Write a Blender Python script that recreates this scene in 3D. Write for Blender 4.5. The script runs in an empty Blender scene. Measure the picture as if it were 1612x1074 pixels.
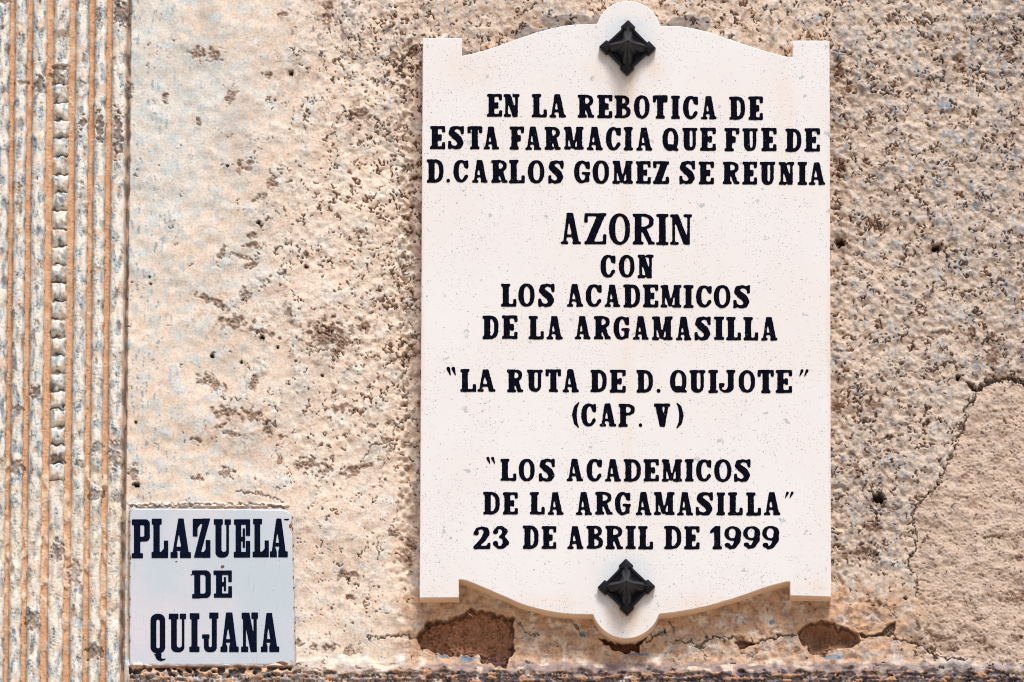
import bpy, bmesh, math, random
import numpy as np
from mathutils import Vector, Matrix

rad = math.radians
scene = bpy.context.scene
COL = scene.collection

# ------------------------------------------------------------------ camera, sky, sun
PITCH = rad(13.0)          # the photographer stands in the square and looks up
DIST = 16.0
FRAME_W = 1.612            # width of wall seen, metres
CAM = Vector((0.0, -DIST * math.cos(PITCH), -DIST * math.sin(PITCH)))
GROUND_Z = CAM.z - 1.6
cam_data = bpy.data.cameras.new('camera')
cam = bpy.data.objects.new('camera', cam_data)
COL.objects.link(cam)
cam.location = CAM
cam.rotation_euler = (math.pi / 2 + PITCH, 0, 0)
cam_data.sensor_width = 36.0
cam_data.lens = 36.0 * DIST / FRAME_W
cam_data.clip_start = 0.1
cam_data.clip_end = 500.0
scene.camera = cam

SUN_ELEV, SUN_AZ = 58.0, 14.0      # azimuth measured from the wall's normal, to the right
world = bpy.data.worlds.new("World")
scene.world = world
world.use_nodes = True
wn = world.node_tree
sky = wn.nodes.new('ShaderNodeTexSky')
sky.sky_type = 'NISHITA'
sky.sun_disc = False
sky.sun_elevation = rad(SUN_ELEV)
sky.sun_rotation = rad(180 - SUN_AZ)
sky.dust_density = 3.0
bg = wn.nodes['Background']
wn.links.new(sky.outputs[0], bg.inputs[0])
bg.inputs[1].default_value = 0.095

sd = bpy.data.lights.new('sun', 'SUN')
sun = bpy.data.objects.new('sun', sd)
COL.objects.link(sun)
sd.energy = 2.3
sd.angle = rad(16)
sd.color = (1.0, 0.965, 0.93)
# direction the light comes from: above, in front of the wall (-Y), a little to the right
_s = Vector((math.sin(rad(SUN_AZ)) * math.cos(rad(SUN_ELEV)), -math.cos(rad(SUN_AZ)) * math.cos(rad(SUN_ELEV)), math.sin(rad(SUN_ELEV))))
sun.rotation_euler = _s.to_track_quat('Z', 'Y').to_euler()
sun.location = (1, -4, 6)

scene.view_settings.view_transform = 'Standard'
scene.view_settings.look = 'None'
scene.view_settings.exposure = 0.50
scene.view_settings.gamma = 1.0
scene.cycles.filter_width = 1.05
scene.view_settings.use_curve_mapping = False

# ------------------------------------------------------------------ helpers
def lin(r, g, b, k=1.0):
    f = lambda c: ((c / 255 + 0.055) / 1.055) ** 2.4 if c > 10 else c / 255 / 12.92
    return np.array([f(r) * k, f(g) * k, f(b) * k])

CP, SP = math.cos(PITCH), math.sin(PITCH)
def P(px, py, d=0.0):
    """point of the plane standing d metres in front of the wall that lies at (px, py) of the photo's 1612 x 1074 grid"""
    px = np.asarray(px, float); py = np.asarray(py, float); d = np.asarray(d, float)
    xc = (px - 806.0) / 1612.0 * FRAME_W
    yc = (537.0 - py) / 1612.0 * FRAME_W
    # camera basis: right (1,0,0), up (0,-SP,CP), forward (0,CP,SP)
    dx = xc
    dy = yc * (-SP) + DIST * CP
    dz = yc * CP + DIST * SP
    s = (-d - CAM.y) / dy
    return np.stack([CAM.x + dx * s, np.broadcast_to(-d, np.shape(dx * s)) * np.ones_like(dx * s), CAM.z + dz * s], -1)

def Pv(px, py, d=0.0):
    a = P(px, py, d)
    return Vector((float(a[0]), float(a[1]), float(a[2])))

def sstep(a, b, x):
    t = np.clip((x - a) / (b - a), 0, 1)
    return t * t * (3 - 2 * t)

def empty(name, loc, label=None, cat=None, group=None):
    o = bpy.data.objects.new(name, None)
    COL.objects.link(o)
    o.location = loc
    o.empty_display_size = 0.05
    if label: o['label'] = label
    if cat: o['category'] = cat
    if group: o['group'] = group
    return o

def link(name, me, parent=None, mat=None):
    o = bpy.data.objects.new(name, me)
    COL.objects.link(o)
    if mat is not None and not me.materials:
        me.materials.append(mat)
    if parent is not None:
        o.parent = parent
        o.matrix_parent_inverse = Matrix.Translation(-parent.location)
    return o

# ------------------------------------------------------------------ node helpers
class NT:
    def __init__(s, name):
        s.m = bpy.data.materials.new(name)
        s.m.use_nodes = True
        s.t = s.m.node_tree
        s.b = s.t.nodes['Principled BSDF']
        s.tc = s.t.nodes.new('ShaderNodeTexCoord').outputs['Object']
    def n(s, typ, **kw):
        nd = s.t.nodes.new(typ)
        for k, v in kw.items():
            setattr(nd, k, v)
        return nd
    def l(s, a, b): s.t.links.new(a, b)
    def noise(s, scale, detail=3, rough=.55, vec=None, dist=0):
        nd = s.n('ShaderNodeTexNoise')
        nd.inputs['Scale'].default_value = scale
        nd.inputs['Detail'].default_value = detail
        nd.inputs['Roughness'].default_value = rough
        nd.inputs['Distortion'].default_value = dist
        s.l(vec if vec is not None else s.tc, nd.inputs['Vector'])
        return nd.outputs['Fac']
    def ramp(s, x, a, b, lo=0., hi=1.):
        nd = s.n('ShaderNodeMapRange', interpolation_type='SMOOTHSTEP')
        nd.inputs['From Min'].default_value = a; nd.inputs['From Max'].default_value = b
        nd.inputs['To Min'].default_value = lo; nd.inputs['To Max'].default_value = hi
        s.l(x, nd.inputs['Value'])
        return nd.outputs[0]
    def math(s, op, a, b=None):
        nd = s.n('ShaderNodeMath', operation=op)
        for i, v in enumerate((a, b)):
            if v is None: continue
            if isinstance(v, (int, float)): nd.inputs[i].default_value = v
            else: s.l(v, nd.inputs[i])
        return nd.outputs[0]
    def mix(s, fac, a, b, mode='MIX'):
        nd = s.n('ShaderNodeMix', data_type='RGBA', blend_type=mode)
        if isinstance(fac, (int, float)): nd.inputs[0].default_value = fac
        else: s.l(fac, nd.inputs[0])
        for i, v in ((6, a), (7, b)):
            if isinstance(v, (tuple, list, np.ndarray)): nd.inputs[i].default_value = (float(v[0]), float(v[1]), float(v[2]), 1)
            else: s.l(v, nd.inputs[i])
        return nd.outputs[2]
    def bump(s, h, strength, dist):
        nd = s.n('ShaderNodeBump')
        nd.inputs['Strength'].default_value = strength
        nd.inputs['Distance'].default_value = dist
        s.l(h, nd.inputs['Height'])
        s.l(nd.outputs[0], s.b.inputs['Normal'])
    def vor(s, scale, vec=None, rnd=1.0):
        nd = s.n('ShaderNodeTexVoronoi')
        nd.inputs['Scale'].default_value = scale
        nd.inputs['Randomness'].default_value = rnd
        s.l(vec if vec is not None else s.tc, nd.inputs['Vector'])
        sep = s.n('ShaderNodeSeparateColor')
        s.l(nd.outputs['Color'], sep.inputs[0])
        return nd.outputs['Distance'], sep.outputs[0], sep.outputs[1]
    def warp(s, scale, amt):
        nz = s.n('ShaderNodeTexNoise'); nz.inputs['Scale'].default_value = scale
        s.l(s.tc, nz.inputs['Vector'])
        sub = s.n('ShaderNodeVectorMath', operation='SUBTRACT'); sub.inputs[1].default_value = (.5, .5, .5)
        s.l(nz.outputs['Color'], sub.inputs[0])
        sc = s.n('ShaderNodeVectorMath', operation='SCALE'); sc.inputs['Scale'].default_value = amt
        s.l(sub.outputs[0], sc.inputs[0])
        ad = s.n('ShaderNodeVectorMath', operation='ADD')
        s.l(s.tc, ad.inputs[0]); s.l(sc.outputs[0], ad.inputs[1])
        return ad.outputs[0]

def mat_wall():
    m = NT('weathered_lime_plaster')
    at = m.n('ShaderNodeAttribute', attribute_name='tone').outputs['Color']
    n1 = m.noise(260, 4, .65)
    n2 = m.noise(900, 2, .6)
    c = m.mix(m.ramp(n1, .38, .68), at, m.mix(1.0, at, (.80, .79, .80), 'MULTIPLY'))
    c = m.mix(m.ramp(n2, .55, .75, 0, .35), c, m.mix(1.0, at, (1.12, 1.08, 1.04), 'MULTIPLY'))
    # dark sand grains
    d, r, g = m.vor(420, m.warp(150, .006))
    spot = m.math('MULTIPLY', m.ramp(d, .16, .30, 1, 0), m.ramp(r, .80, .84))
    c = m.mix(m.math('MULTIPLY', spot, .55), c, (.13, .11, .10))
    m.l(c, m.b.inputs['Base Color'])
    m.b.inputs['Roughness'].default_value = .92
    m.b.inputs['Specular IOR Level'].default_value = .25
    h = m.math('ADD', m.math('MULTIPLY', n1, 1.0), m.math('MULTIPLY', n2, .4))
    m.bump(h, .55, .0016)
    return m.m

def mat_marble():
    m = NT('pale_limestone')
    wv = m.warp(60, .012)
    base = m.mix(m.ramp(m.noise(7, 4, .6), .35, .7), (.735, .728, .728), (.73, .70, .68))
    base = m.mix(m.ramp(m.noise(26, 4, .6), .5, .75, 0, .5), base, (.715, .715, .72))
    # warm water stains running below the studs, the notches and along the rims
    geo = m.n('ShaderNodeSeparateXYZ'); m.l(m.tc, geo.inputs[0])
    def zone(cx, cz, rx, rz, a=.35, b=1.0):
        dx = m.math('DIVIDE', m.math('SUBTRACT', geo.outputs[0], cx), rx)
        dz = m.math('DIVIDE', m.math('SUBTRACT', geo.outputs[2], cz), rz)
        r = m.math('SQRT', m.math('ADD', m.math('MULTIPLY', dx, dx), m.math('MULTIPLY', dz, dz)))
        return m.ramp(r, a, b, 1, 0)
    st = m.noise(18, 4, .65, m.warp(9, .05))
    strk = m.n('ShaderNodeMapping'); strk.inputs['Scale'].default_value = (1, 1, .12)
    m.l(m.tc, strk.inputs['Vector'])
    streak = m.noise(70, 3, .6, strk.outputs[0])
    for (u, v, ru, rv, k) in ((988, 140, 34, 80, .85), (945, 115, 40, 40, .5), (1030, 110, 30, 30, .5), (985, 955, 34, 30, .6), (984, 975, 56, 40, .9), (745, 110, 70, 60, .35), (1235, 200, 26, 150, .4), (985, 690, 18, 420, .22), (1100, 520, 260, 420, .16), (800, 300, 200, 260, .14), (664, 500, 7, 470, .5), (1304, 500, 6, 470, .4), (1275, 925, 40, 24, .5), (1100, 950, 90, 26, .4), (860, 950, 90, 26, .4), (690, 930, 50, 26, .3), (985, 330, 14, 180, .35)):
        p = Pv(u, v, .038)
        z = m.math('MULTIPLY', zone(p.x, p.z, ru * .001, rv * .001, .1), m.math('MULTIPLY', m.ramp(streak, .3, .7, .3, 1), k))
        base = m.mix(z, base, (.70, .56, .43))
    for (u, v) in ((988, 52), (986, 900)):  # bluish halo above each stud, painted into the stone colour
        p = Pv(u, v, .038)
        base = m.mix(m.math('MULTIPLY', zone(p.x, p.z, .052, .036, .5), m.math('MULTIPLY', m.ramp(m.noise(40, 4, .6), .3, .7, .5, 1), .5)), base, (.56, .66, .71))
    # fine dark pores in drifts
    drift = m.ramp(m.noise(11, 4, .65), .38, .68, .93, .42)
    d, r, g = m.vor(400)
    s1 = m.math('MULTIPLY', m.ramp(d, .16, .30, 1, 0), m.math('GREATER_THAN', r, drift))
    d2, r2, g2 = m.vor(150, wv)
    s2 = m.math('MULTIPLY', m.ramp(d2, .12, .20, 1, 0), m.math('GREATER_THAN', r2, .80))
    base = m.mix(m.math('MULTIPLY', s1, .8), base, (.16, .17, .20))
    base = m.mix(m.math('MULTIPLY', s2, .7), base, (.16, .19, .23))
    # grey shell fossils
    d3, r3, g3 = m.vor(30, m.warp(110, .02))
    s3 = m.math('MULTIPLY', m.ramp(d3, .10, .15, 1, 0), m.math('GREATER_THAN', r3, .62))
    shell = m.math('MULTIPLY', s3, m.ramp(m.noise(300, 2), .35, .55, .25, .75))
    base = m.mix(shell, base, (.36, .40, .42))
    m.l(base, m.b.inputs['Base Color'])
    m.b.inputs['Roughness'].default_value = .62
    m.b.inputs['Specular IOR Level'].default_value = .35
    h = m.math('SUBTRACT', m.math('MULTIPLY', m.noise(500, 3), .25), m.math('ADD', s1, s2))
    m.bump(h, .35, .0008)
    return m.m

def mat_marble_edge():  # stain and warm ground bounce both put into the edge colour
    m = NT('stain_bounce_limestone_edge')
    st = m.n('ShaderNodeMapping'); st.inputs['Scale'].default_value = (1, 9, 1)
    m.l(m.tc, st.inputs['Vector'])
    c = m.mix(m.ramp(m.noise(30, 4, .6, st.outputs[0]), .3, .7), lin(246, 226, 200), lin(222, 190, 158))
    m.l(c, m.b.inputs['Base Color'])
    m.b.inputs['Roughness'].default_value = .8
    m.bump(m.noise(350, 3), .4, .001)
    return m.m

def mat_ink(name, col, rough, flake):
    m = NT(name)
    n = m.noise(180, 4, .7)
    c = m.mix(m.ramp(n, .3, .7), col, tuple(x * 1.7 + .002 for x in col))
    sp = m.math('MULTIPLY', m.ramp(m.noise(420, 3, .6), .68, .74), flake)
    c = m.mix(sp, c, (.35, .35, .36))
    m.l(c, m.b.inputs['Base Color'])
    m.b.inputs['Roughness'].default_value = rough
    m.b.inputs['Specular IOR Level'].default_value = .02
    m.bump(n, .2, .0006)
    return m.m

def mat_enamel():
    m = NT('pale_blue_enamel')
    c = m.mix(m.ramp(m.noise(6, 3, .5), .35, .68), lin(194, 207, 215, .9), lin(216, 213, 218, .9))
    c = m.mix(m.ramp(m.noise(300, 3, .6), .45, .8, 0, .35), c, lin(170, 180, 200))
    geo = m.n('ShaderNodeSeparateXYZ'); m.l(m.tc, geo.inputs[0])
    # rusty rim on the lowest centimetre
    zb = Pv(330, 1052, .012).z
    rim = m.math('ADD', m.math('SUBTRACT', geo.outputs[2], zb), m.math('MULTIPLY', m.noise(90, 3), -.010))
    c = m.mix(m.ramp(rim, -.002, .004, .8, 0), c, lin(150, 105, 80))
    cA = Pv(334, 925.5, .011)
    ex = m.math('ABSOLUTE', m.math('SUBTRACT', geo.outputs[0], cA.x)); ez = m.math('ABSOLUTE', m.math('SUBTRACT', geo.outputs[2], cA.z))
    edge = m.math('ADD', m.math('MAXIMUM', m.math('SUBTRACT', ex, .1285), m.math('SUBTRACT', ez, .1265)), m.math('MULTIPLY', m.noise(120, 4, .7), .009))
    c = m.mix(m.ramp(edge, .0025, .0065, 0, .75), c, lin(168, 148, 130))
    sm = m.n('ShaderNodeMapping'); sm.inputs['Rotation'].default_value = (0, .25, 0); sm.inputs['Scale'].default_value = (1, 1, .06); m.l(m.tc, sm.inputs['Vector'])
    c = m.mix(m.ramp(m.noise(420, 2, .5, sm.outputs[0]), .68, .76, 0, .4), c, lin(140, 158, 170))
    d, r, g = m.vor(110)
    s = m.math('MULTIPLY', m.ramp(d, .06, .11, 1, 0), m.math('GREATER_THAN', r, .88))
    c = m.mix(m.math('MULTIPLY', s, .8), c, (.12, .12, .16))
    m.l(c, m.b.inputs['Base Color'])
    m.b.inputs['Roughness'].default_value = .38
    m.b.inputs['Specular IOR Level'].default_value = .4
    m.bump(m.noise(40, 2), .08, .002)
    return m.m

def mat_simple(name, c1, c2, rough, scale=200, bump=.4, dist=.001, metal=0, spec=.3):
    m = NT(name)
    n = m.noise(scale, 4, .65)
    m.l(m.mix(m.ramp(n, .35, .68), c1, c2), m.b.inputs['Base Color'])
    m.b.inputs['Roughness'].default_value = rough
    m.b.inputs['Metallic'].default_value = metal
    m.b.inputs['Specular IOR Level'].default_value = spec
    m.bump(n, bump, dist)
    return m.m

M_WALL = mat_wall()
M_MARBLE = mat_marble()
M_EDGE = mat_marble_edge()
M_INK = mat_ink('navy_black_paint', (.0014, .0018, .006), .85, .6)
M_INK2 = mat_ink('dark_blue_enamel', (.0012, .0032, .0125), .6, .25)
M_ENAMEL = mat_enamel()
M_IRON = mat_simple('black_painted_iron', (.002, .005, .013), (.010, .007, .005), .34, 160, .35, .0012, 0, .25)
M_IRON_DARK = mat_simple('sooty_iron', (.003, .003, .003), (.007, .006, .006), .8)
M_RUST = mat_simple('rust_scar', lin(132, 92, 70), lin(92, 66, 54), .9, 260, .8)
M_CLAY = mat_simple('square_paving', (.46, .36, .26), (.36, .28, .21), .9, 6, .4, .01)
M_STRAW = mat_simple('dry_straw', lin(225, 185, 135), lin(200, 150, 105), .8)

# ------------------------------------------------------------------ ground
bm = bmesh.new()
bmesh.ops.create_grid(bm, x_segments=12, y_segments=12, size=60)
me = bpy.data.meshes.new('paving'); bm.to_mesh(me); bm.free()
g = link('ground', me, None, M_CLAY); g.location = (0, -30, GROUND_Z); g['kind'] = 'structure'

# ------------------------------------------------------------------ noise fields (periodic, 1 px cells)
FH, FW = 1536, 2048
_ky = np.fft.fftfreq(FH)[:, None]
_kx = np.fft.rfftfreq(FW)[None, :]
def band(seed, lam, s=.35, ax=1.0, ay=1.0):
    """band-limited noise with a typical wavelength lam (px), stretched by ax across and ay down"""
    rng = np.random.default_rng(seed)
    f = np.fft.rfft2(rng.standard_normal((FH, FW), dtype=np.float32))
    k = np.sqrt((_kx * ax) ** 2 + (_ky * ay) ** 2) + 1e-9
    f *= np.exp(-(np.log(k * lam) ** 2) / (2 * s * s)) / k
    f[0, 0] = 0
    a = np.fft.irfft2(f, s=(FH, FW)).astype(np.float32)
    return a / a.std()

# ------------------------------------------------------------------ wall grid
STEP = 1.25
def axis(lo, hi, flo, fhi):
    mid = np.arange(flo, fhi + .1, STEP)
    left, x, s = [], flo, STEP
    while x > lo:
        s *= 1.28; x -= s; left.append(max(x, lo))
    right, x, s = [], mid[-1], STEP
    while x < hi:
        s *= 1.28; x += s; right.append(min(x, hi))
    return np.concatenate([left[::-1], mid, right])
ang = math.atan2(1.6, -CAM.y) + PITCH
V_GROUND = 537 + DIST * math.tan(ang) * 1612 / FRAME_W
us = axis(-6000, 7600, -45, 1657)
vs = axis(-2600, V_GROUND, -45, 1119)
NU, NV = len(us), len(vs)
U, V = np.meshgrid(us.astype(np.float32), vs.astype(np.float32))

def samp(f, du=0, dv=0):
    x = (U + 200 + du) % FW; y = (V + 200 + dv) % FH
    x0 = np.floor(x).astype(int); y0 = np.floor(y).astype(int)
    fx = x - x0; fy = y - y0
    x0 %= FW; y0 %= FH
    x1 = (x0 + 1) % FW; y1 = (y0 + 1) % FH
    return (f[y0, x0] * (1 - fx) + f[y0, x1] * fx) * (1 - fy) + (f[y1, x0] * (1 - fx) + f[y1, x1] * fx) * fy

n160 = samp(band(1, 170)); n60 = samp(band(2, 62)); n25 = samp(band(3, 25)); n25b = samp(band(4, 22))
n12 = samp(band(5, 13)); n12b = samp(band(6, 12.)); n8 = samp(band(7, 7.5)); n8b = samp(band(8, 8))
nv = samp(band(9, 9, .35, 1, 4)); nv2 = samp(band(10, 6.5, .35, 1, 6)); nv3 = samp(band(11, 15, .4, 1, 2.6))
n5 = samp(band(12, 5.2)); n5b = samp(band(13, 5)); n60b = samp(band(14, 75)); nh = samp(band(15, 10, .45, 5, 1))
n35 = samp(band(16, 34))

H = np.zeros_like(U)                      # relief, millimetres
C = np.empty(U.shape + (3,), np.float32)  # pigment

K = 1.0
CREAM = lin(228, 211, 193); PALE = lin(214, 214, 207); ORANGE = lin(226, 178, 142); BLUE = lin(138, 160, 178)
BROWN = lin(112, 84, 66); GREYB = lin(150, 134, 122); TAUPE = lin(186, 167, 149); PURPLE = lin(104, 94, 102)
DARK = lin(62, 54, 50); WHITE = lin(232, 230, 222); CLAY = lin(140, 98, 72); GREY = lin(178, 170, 164)

def paint(mask, col):
    global C
    m = mask[..., None]
    C = C * (1 - m) + np.asarray(col, np.float32) * m

# plaster body: base tone drifts between cream, pale and taupe
C[:] = CREAM
left_pale = sstep(430, 260, U + 60 * n160) * sstep(620, 200, V + 60 * n60b)
paint(.75 * left_pale, PALE)
paint(.55 * sstep(.2, 1.6, n60 + .3 * n25), PALE)
paint(.36 * sstep(.3, 1.3, n60b * .4 + n25b * .35 + n12 * .6), ORANGE)
paint(.35 * sstep(.5, 1.6, n12b + .4 * n25), PALE)
right = sstep(1200, 1340, U)
paint(.55 * right, TAUPE)
top_mid = sstep(560, 700, U) * sstep(160, 40, V)
paint(.45 * top_mid * (1 - right), TAUPE)
paint(.5 * right * sstep(.0, 1.3, n25 + .5 * n60), GREY)

# how rough the render is at each place
R = sstep(340, 520, U + .22 * (V - 300) * (V < 420) + 40 * n60)
R = R * (1 - .45 * sstep(640, 800, V) * (U < 660))
R = np.where(U > 1250, 1.05, R)
under = sstep(905, 950, V + 10 * n25) * sstep(600, 660, U) * sstep(1500, 1400, U)
R = R * (1 - .85 * under)
R = R * (1 - .7 * sstep(880, 930, V + 12 * n25) * (U > 1300) * (U < 1440))
R = R * (1 - .6 * sstep(960, 1000, V + 10 * n25) * (U < 660))
near = sstep(550, 640, U) * (U < 700) * sstep(700, 450, V)
R = np.clip(R + .28 * near, 0, 1.3)

# the smoother repair patch at lower right
def inpoly(pts, amp=3.0, na=None, nb=None):
    """soft signed inside test, > 0 inside, in px"""
    na = n12 if na is None else na; nb = n12b if nb is None else nb
    pts = np.array(pts, float)
    lo = pts.min(0) - 25; hi = pts.max(0) + 25
    i0, i1 = np.searchsorted(vs, lo[1]), np.searchsorted(vs, hi[1]); j0, j1 = np.searchsorted(us, lo[0]), np.searchsorted(us, hi[0])
    sd = np.full(U.shape, -99., np.float32)
    sl = (slice(i0, i1), slice(j0, j1))
    x = U[sl] + amp * na[sl] * .7; y = V[sl] + amp * nb[sl] * .7
    ins = np.zeros(x.shape, bool); dist = np.full(x.shape, 1e9)
    for k in range(len(pts)):
        (x0, y0), (x1, y1) = pts[k], pts[(k + 1) % len(pts)]
        cond = ((y0 > y) != (y1 > y))
        with np.errstate(divide='ignore', invalid='ignore'):
            xx = (x1 - x0) * (y - y0) / (y1 - y0 if y1 != y0 else 1e-9) + x0
        ins ^= cond & (x < xx)
        dx, dy = x1 - x0, y1 - y0
        t = np.clip(((x - x0) * dx + (y - y0) * dy) / (dx * dx + dy * dy + 1e-9), 0, 1)
        dist = np.minimum(dist, np.hypot(x - x0 - t * dx, y - y0 - t * dy))
    sd[sl] = np.where(ins, dist, -dist)
    return sd

CRACK_MAIN = [(1535, 613), (1536, 627), (1522, 638), (1516, 648), (1524, 653), (1516, 664), (1519, 675), (1508, 687), (1506, 700), (1492, 726), (1484, 747),
              (1477, 764), (1454, 785), (1437, 804), (1437, 822), (1443, 839), (1440, 867), (1430, 881), (1431, 893), (1445, 909), (1442, 938)]
CRACK_TOP = [(1535, 613), (1546, 608), (1558, 602), (1574, 596), (1590, 594), (1612, 602), (1640, 598)]
patch_poly = CRACK_TOP[::-1][0:] + CRACK_MAIN[1:] + [(1450, 970), (1462, 1000), (1475, 1030), (1520, 1042), (1600, 1046), (1660, 1046), (1760, 1000), (1800, 640)]
sd_patch = inpoly(patch_poly, 1.5)
patch = sstep(-1, 2, sd_patch)
R = R * (1 - .78 * patch)

# pits, lumps and undulation
wr = sstep(1150, 1350, U)
wx = 2.2 * n12b + 2.0 * n8; wy = 2.2 * samp(band(21, 14)) + 2.0 * n8b
p8 = samp(band(22, 8.5, .5), wx * .7, wy * .7); p13 = samp(band(23, 13, .5), wx, wy); p24 = samp(band(24, 25, .45), 1.8 * wx, 1.8 * wy); p5 = samp(band(25, 5.5))
clus = np.clip(.55 * n60b + .45 * n35 + .35 * n25, -1.6, 1.8)
pitn = np.where(wr > .5, (p8 * .62 + p13 * .62 + p24 * .42) * 1.06, p8 * .34 + p13 * .86 + p24 * .38)
thr = 2.62 - .27 * wr - 1.2 * np.clip(R, 0, 1.3) - (.42 + .25 * wr) * clus + .32 * wr
pits = sstep(thr, thr + .55, pitn)
tiny = sstep(2.15 - .35 * np.clip(clus, -1, 1.5), 2.6, p5 + .25 * n25) * (R > .15)
rims = sstep(thr - .7, thr, pitn) * (1 - pits)
H += 1.6 * n160 + .7 * n60 + .35 * n25
H += R * (.6 * n25b + (.3 + .25 * wr) * n12b + .12 * n8) + (.05 + .06 * R) * n5
H += wr * R * (.5 * np.maximum(n25, -1) + .55 * np.abs(p13) * sstep(-.6, 1., n60b) + .25 * p8)
paint(.35 * wr * sstep(.3, 1.4, n12 * .7 + n25b * .6 + .5 * sstep(1480, 1600, U)) * (1 - patch), lin(158, 152, 148))
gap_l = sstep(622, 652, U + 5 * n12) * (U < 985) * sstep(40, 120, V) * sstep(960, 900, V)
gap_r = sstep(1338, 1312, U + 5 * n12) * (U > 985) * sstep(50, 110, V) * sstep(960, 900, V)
H -= 7 * gap_l + 4 * gap_r  # wall sunk beside the plaque to deepen the shade there
H -= pits * (3.0 + 3.4 * R + 1.4 * np.clip(p24, -.5, 1.5)) + 1.6 * tiny
H += patch * (.18 * nh + .22 * n8 + .22 * n5 + .8 * n35 + .3 * n12 - 2.6 * sstep(1.5, 2.1, n12b + .4 * n8) - 1.8 * sstep(1.9, 2.3, nh + .3 * n12))
paint(.55 * rims * sstep(-.3, 1., n25), ORANGE)
pb = pits * sstep(-.9, .6, n25b + .4 * n5)
paint(.78 * pb, BROWN)
paint(.7 * tiny, lin(120, 92, 76))
paint(.6 * pits * (1 - pb), lin(196, 142, 104))
paint(.55 * gap_l * sstep(-1, .8, n25 + .6 * n12), lin(150, 128, 114))  # brown stain, with the shading beside the plaque's left edge painted in
paint(.3 * gap_r * sstep(-1, .8, n25 + .6 * n12), lin(150, 128, 114))  # weaker painted-in shading along the right edge
# soot and lichen gathered in drifts; strips beside the plaque paint in its shading
def grime(cu, cv, ru, rv, k, col, w=.45):
    d = np.hypot((U - cu) / ru, (V - cv) / rv) + w * .6 * n35 + w * .6 * n12
    paint(k * sstep(1.15, .35, d) * sstep(-.9, .9, p13 + .5 * n25 + .3 * n5), col)
SOOT_SHADE = lin(134, 106, 88); SLATE = lin(132, 134, 140)
for g_ in ((530, 20, 60, 40, .75), (570, 60, 40, 40, .5), (640, 90, 34, 60, .75), (560, 190, 70, 36, .55), (648, 330, 18, 90, .6), (520, 535, 60, 40, .6), (620, 330, 30, 40, .3), (395, 490, 80, 46, .4),
           (370, 670, 70, 50, .35), (760, 60, 70, 40, .6), (860, 20, 80, 40, .5), (1130, 30, 80, 36, .65), (1200, 60, 60, 40, .5), (1330, 100, 30, 70, .6), (1500, 95, 40, 50, .6), (1590, 60, 34, 80, .7),
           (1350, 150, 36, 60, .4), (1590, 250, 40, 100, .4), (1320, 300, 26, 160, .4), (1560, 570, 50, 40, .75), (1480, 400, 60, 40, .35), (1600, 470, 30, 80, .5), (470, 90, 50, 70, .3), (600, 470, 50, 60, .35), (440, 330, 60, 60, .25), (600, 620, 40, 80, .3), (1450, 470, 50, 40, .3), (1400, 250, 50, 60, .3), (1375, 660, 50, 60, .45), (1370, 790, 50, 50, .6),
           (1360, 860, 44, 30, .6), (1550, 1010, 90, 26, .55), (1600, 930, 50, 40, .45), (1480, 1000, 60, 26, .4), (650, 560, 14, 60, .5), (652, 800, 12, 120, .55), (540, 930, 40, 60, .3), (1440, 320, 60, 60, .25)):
    grime(*g_, SOOT_SHADE)
for g_ in ((540, 40, 50, 50, .35), (700, 40, 60, 40, .4), (1560, 60, 60, 60, .4), (1540, 330, 70, 120, .35), (1340, 90, 40, 60, .35), (1370, 770, 60, 60, .35), (590, 90, 40, 40, .35), (1590, 620, 60, 60, .3)):
    grime(*g_, SLATE)
paint(.5 * sstep(.5, 1.5, n60b + .4 * n12) * sstep(470, 330, U) * sstep(560, 380, V), lin(196, 206, 204))
paint(.35 * sstep(.2, 1.4, p24 + .3 * n60) * (1 - right), lin(232, 220, 204))
# blue limewash remnants
bm_ = sstep(1.15, 1.6, nv * .7 + n8b * .55 + .25 * n60) * (1 - .6 * patch)
bdens = .30 + .8 * sstep(300, 215, U) + .35 * wr + .25 * sstep(560, 640, U) * sstep(300, 100, V)
paint(np.clip(bm_ * bdens, 0, .85), BLUE)
paint(.5 * sstep(1.2, 1.9, n8 + .5 * n25) * wr * (1 - patch), lin(120, 122, 130))
# broad pale-blue wash on the smooth plaster
paint(.5 * sstep(.2, 1.2, n35 + .4 * n12) * sstep(560, 300, U), lin(192, 206, 208))
# patch tint
paint(.5 * patch, lin(196, 172, 152))
paint(.4 * patch * sstep(.3, 1.5, p24 + .6 * n60), lin(214, 194, 174))
paint(.6 * patch * sstep(1.5, 2., p5 + .5 * n25), lin(112, 94, 84))
paint(.45 * patch * sstep(.3, 1.6, n35 + .5 * nh), lin(160, 138, 124))
paint(.35 * patch * sstep(.6, 1.6, n60b), lin(205, 182, 165))

# zone beneath the plaque: brownish ochre of dust, with the plaque's shade painted in
paint(.78 * under * sstep(-1.6, .3, n35), lin(200, 158, 122))
paint(.5 * under * sstep(.4, .8, p24 + .3 * nh + .2 * n8), lin(168, 138, 116))
paint(.5 * under * sstep(.9, 1.2, p13 + .3 * n5), lin(206, 178, 152))
paint(.5 * under * sstep(1.1, 1.4, p13 * .5 + nh * .8), lin(150, 142, 142))
paint(.45 * under * sstep(.07, .02, np.abs(p24 - .3 + .1 * n5)) * sstep(0, 1, n60 + .4 * n25), lin(92, 72, 60))
H -= under * .8 * sstep(.4, .8, p24 + .3 * nh + .2 * n8)
paint(.45 * under * sstep(990, 1010, V) * sstep(1046, 1030, V) * sstep(1000, 1060, U) * sstep(-.3, .6, n25b), GREY)
paint(.5 * under * sstep(.9, 1.5, n12 + .4 * n25), lin(140, 112, 92))
H += under * (.8 * n25b + .5 * n12)

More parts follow.
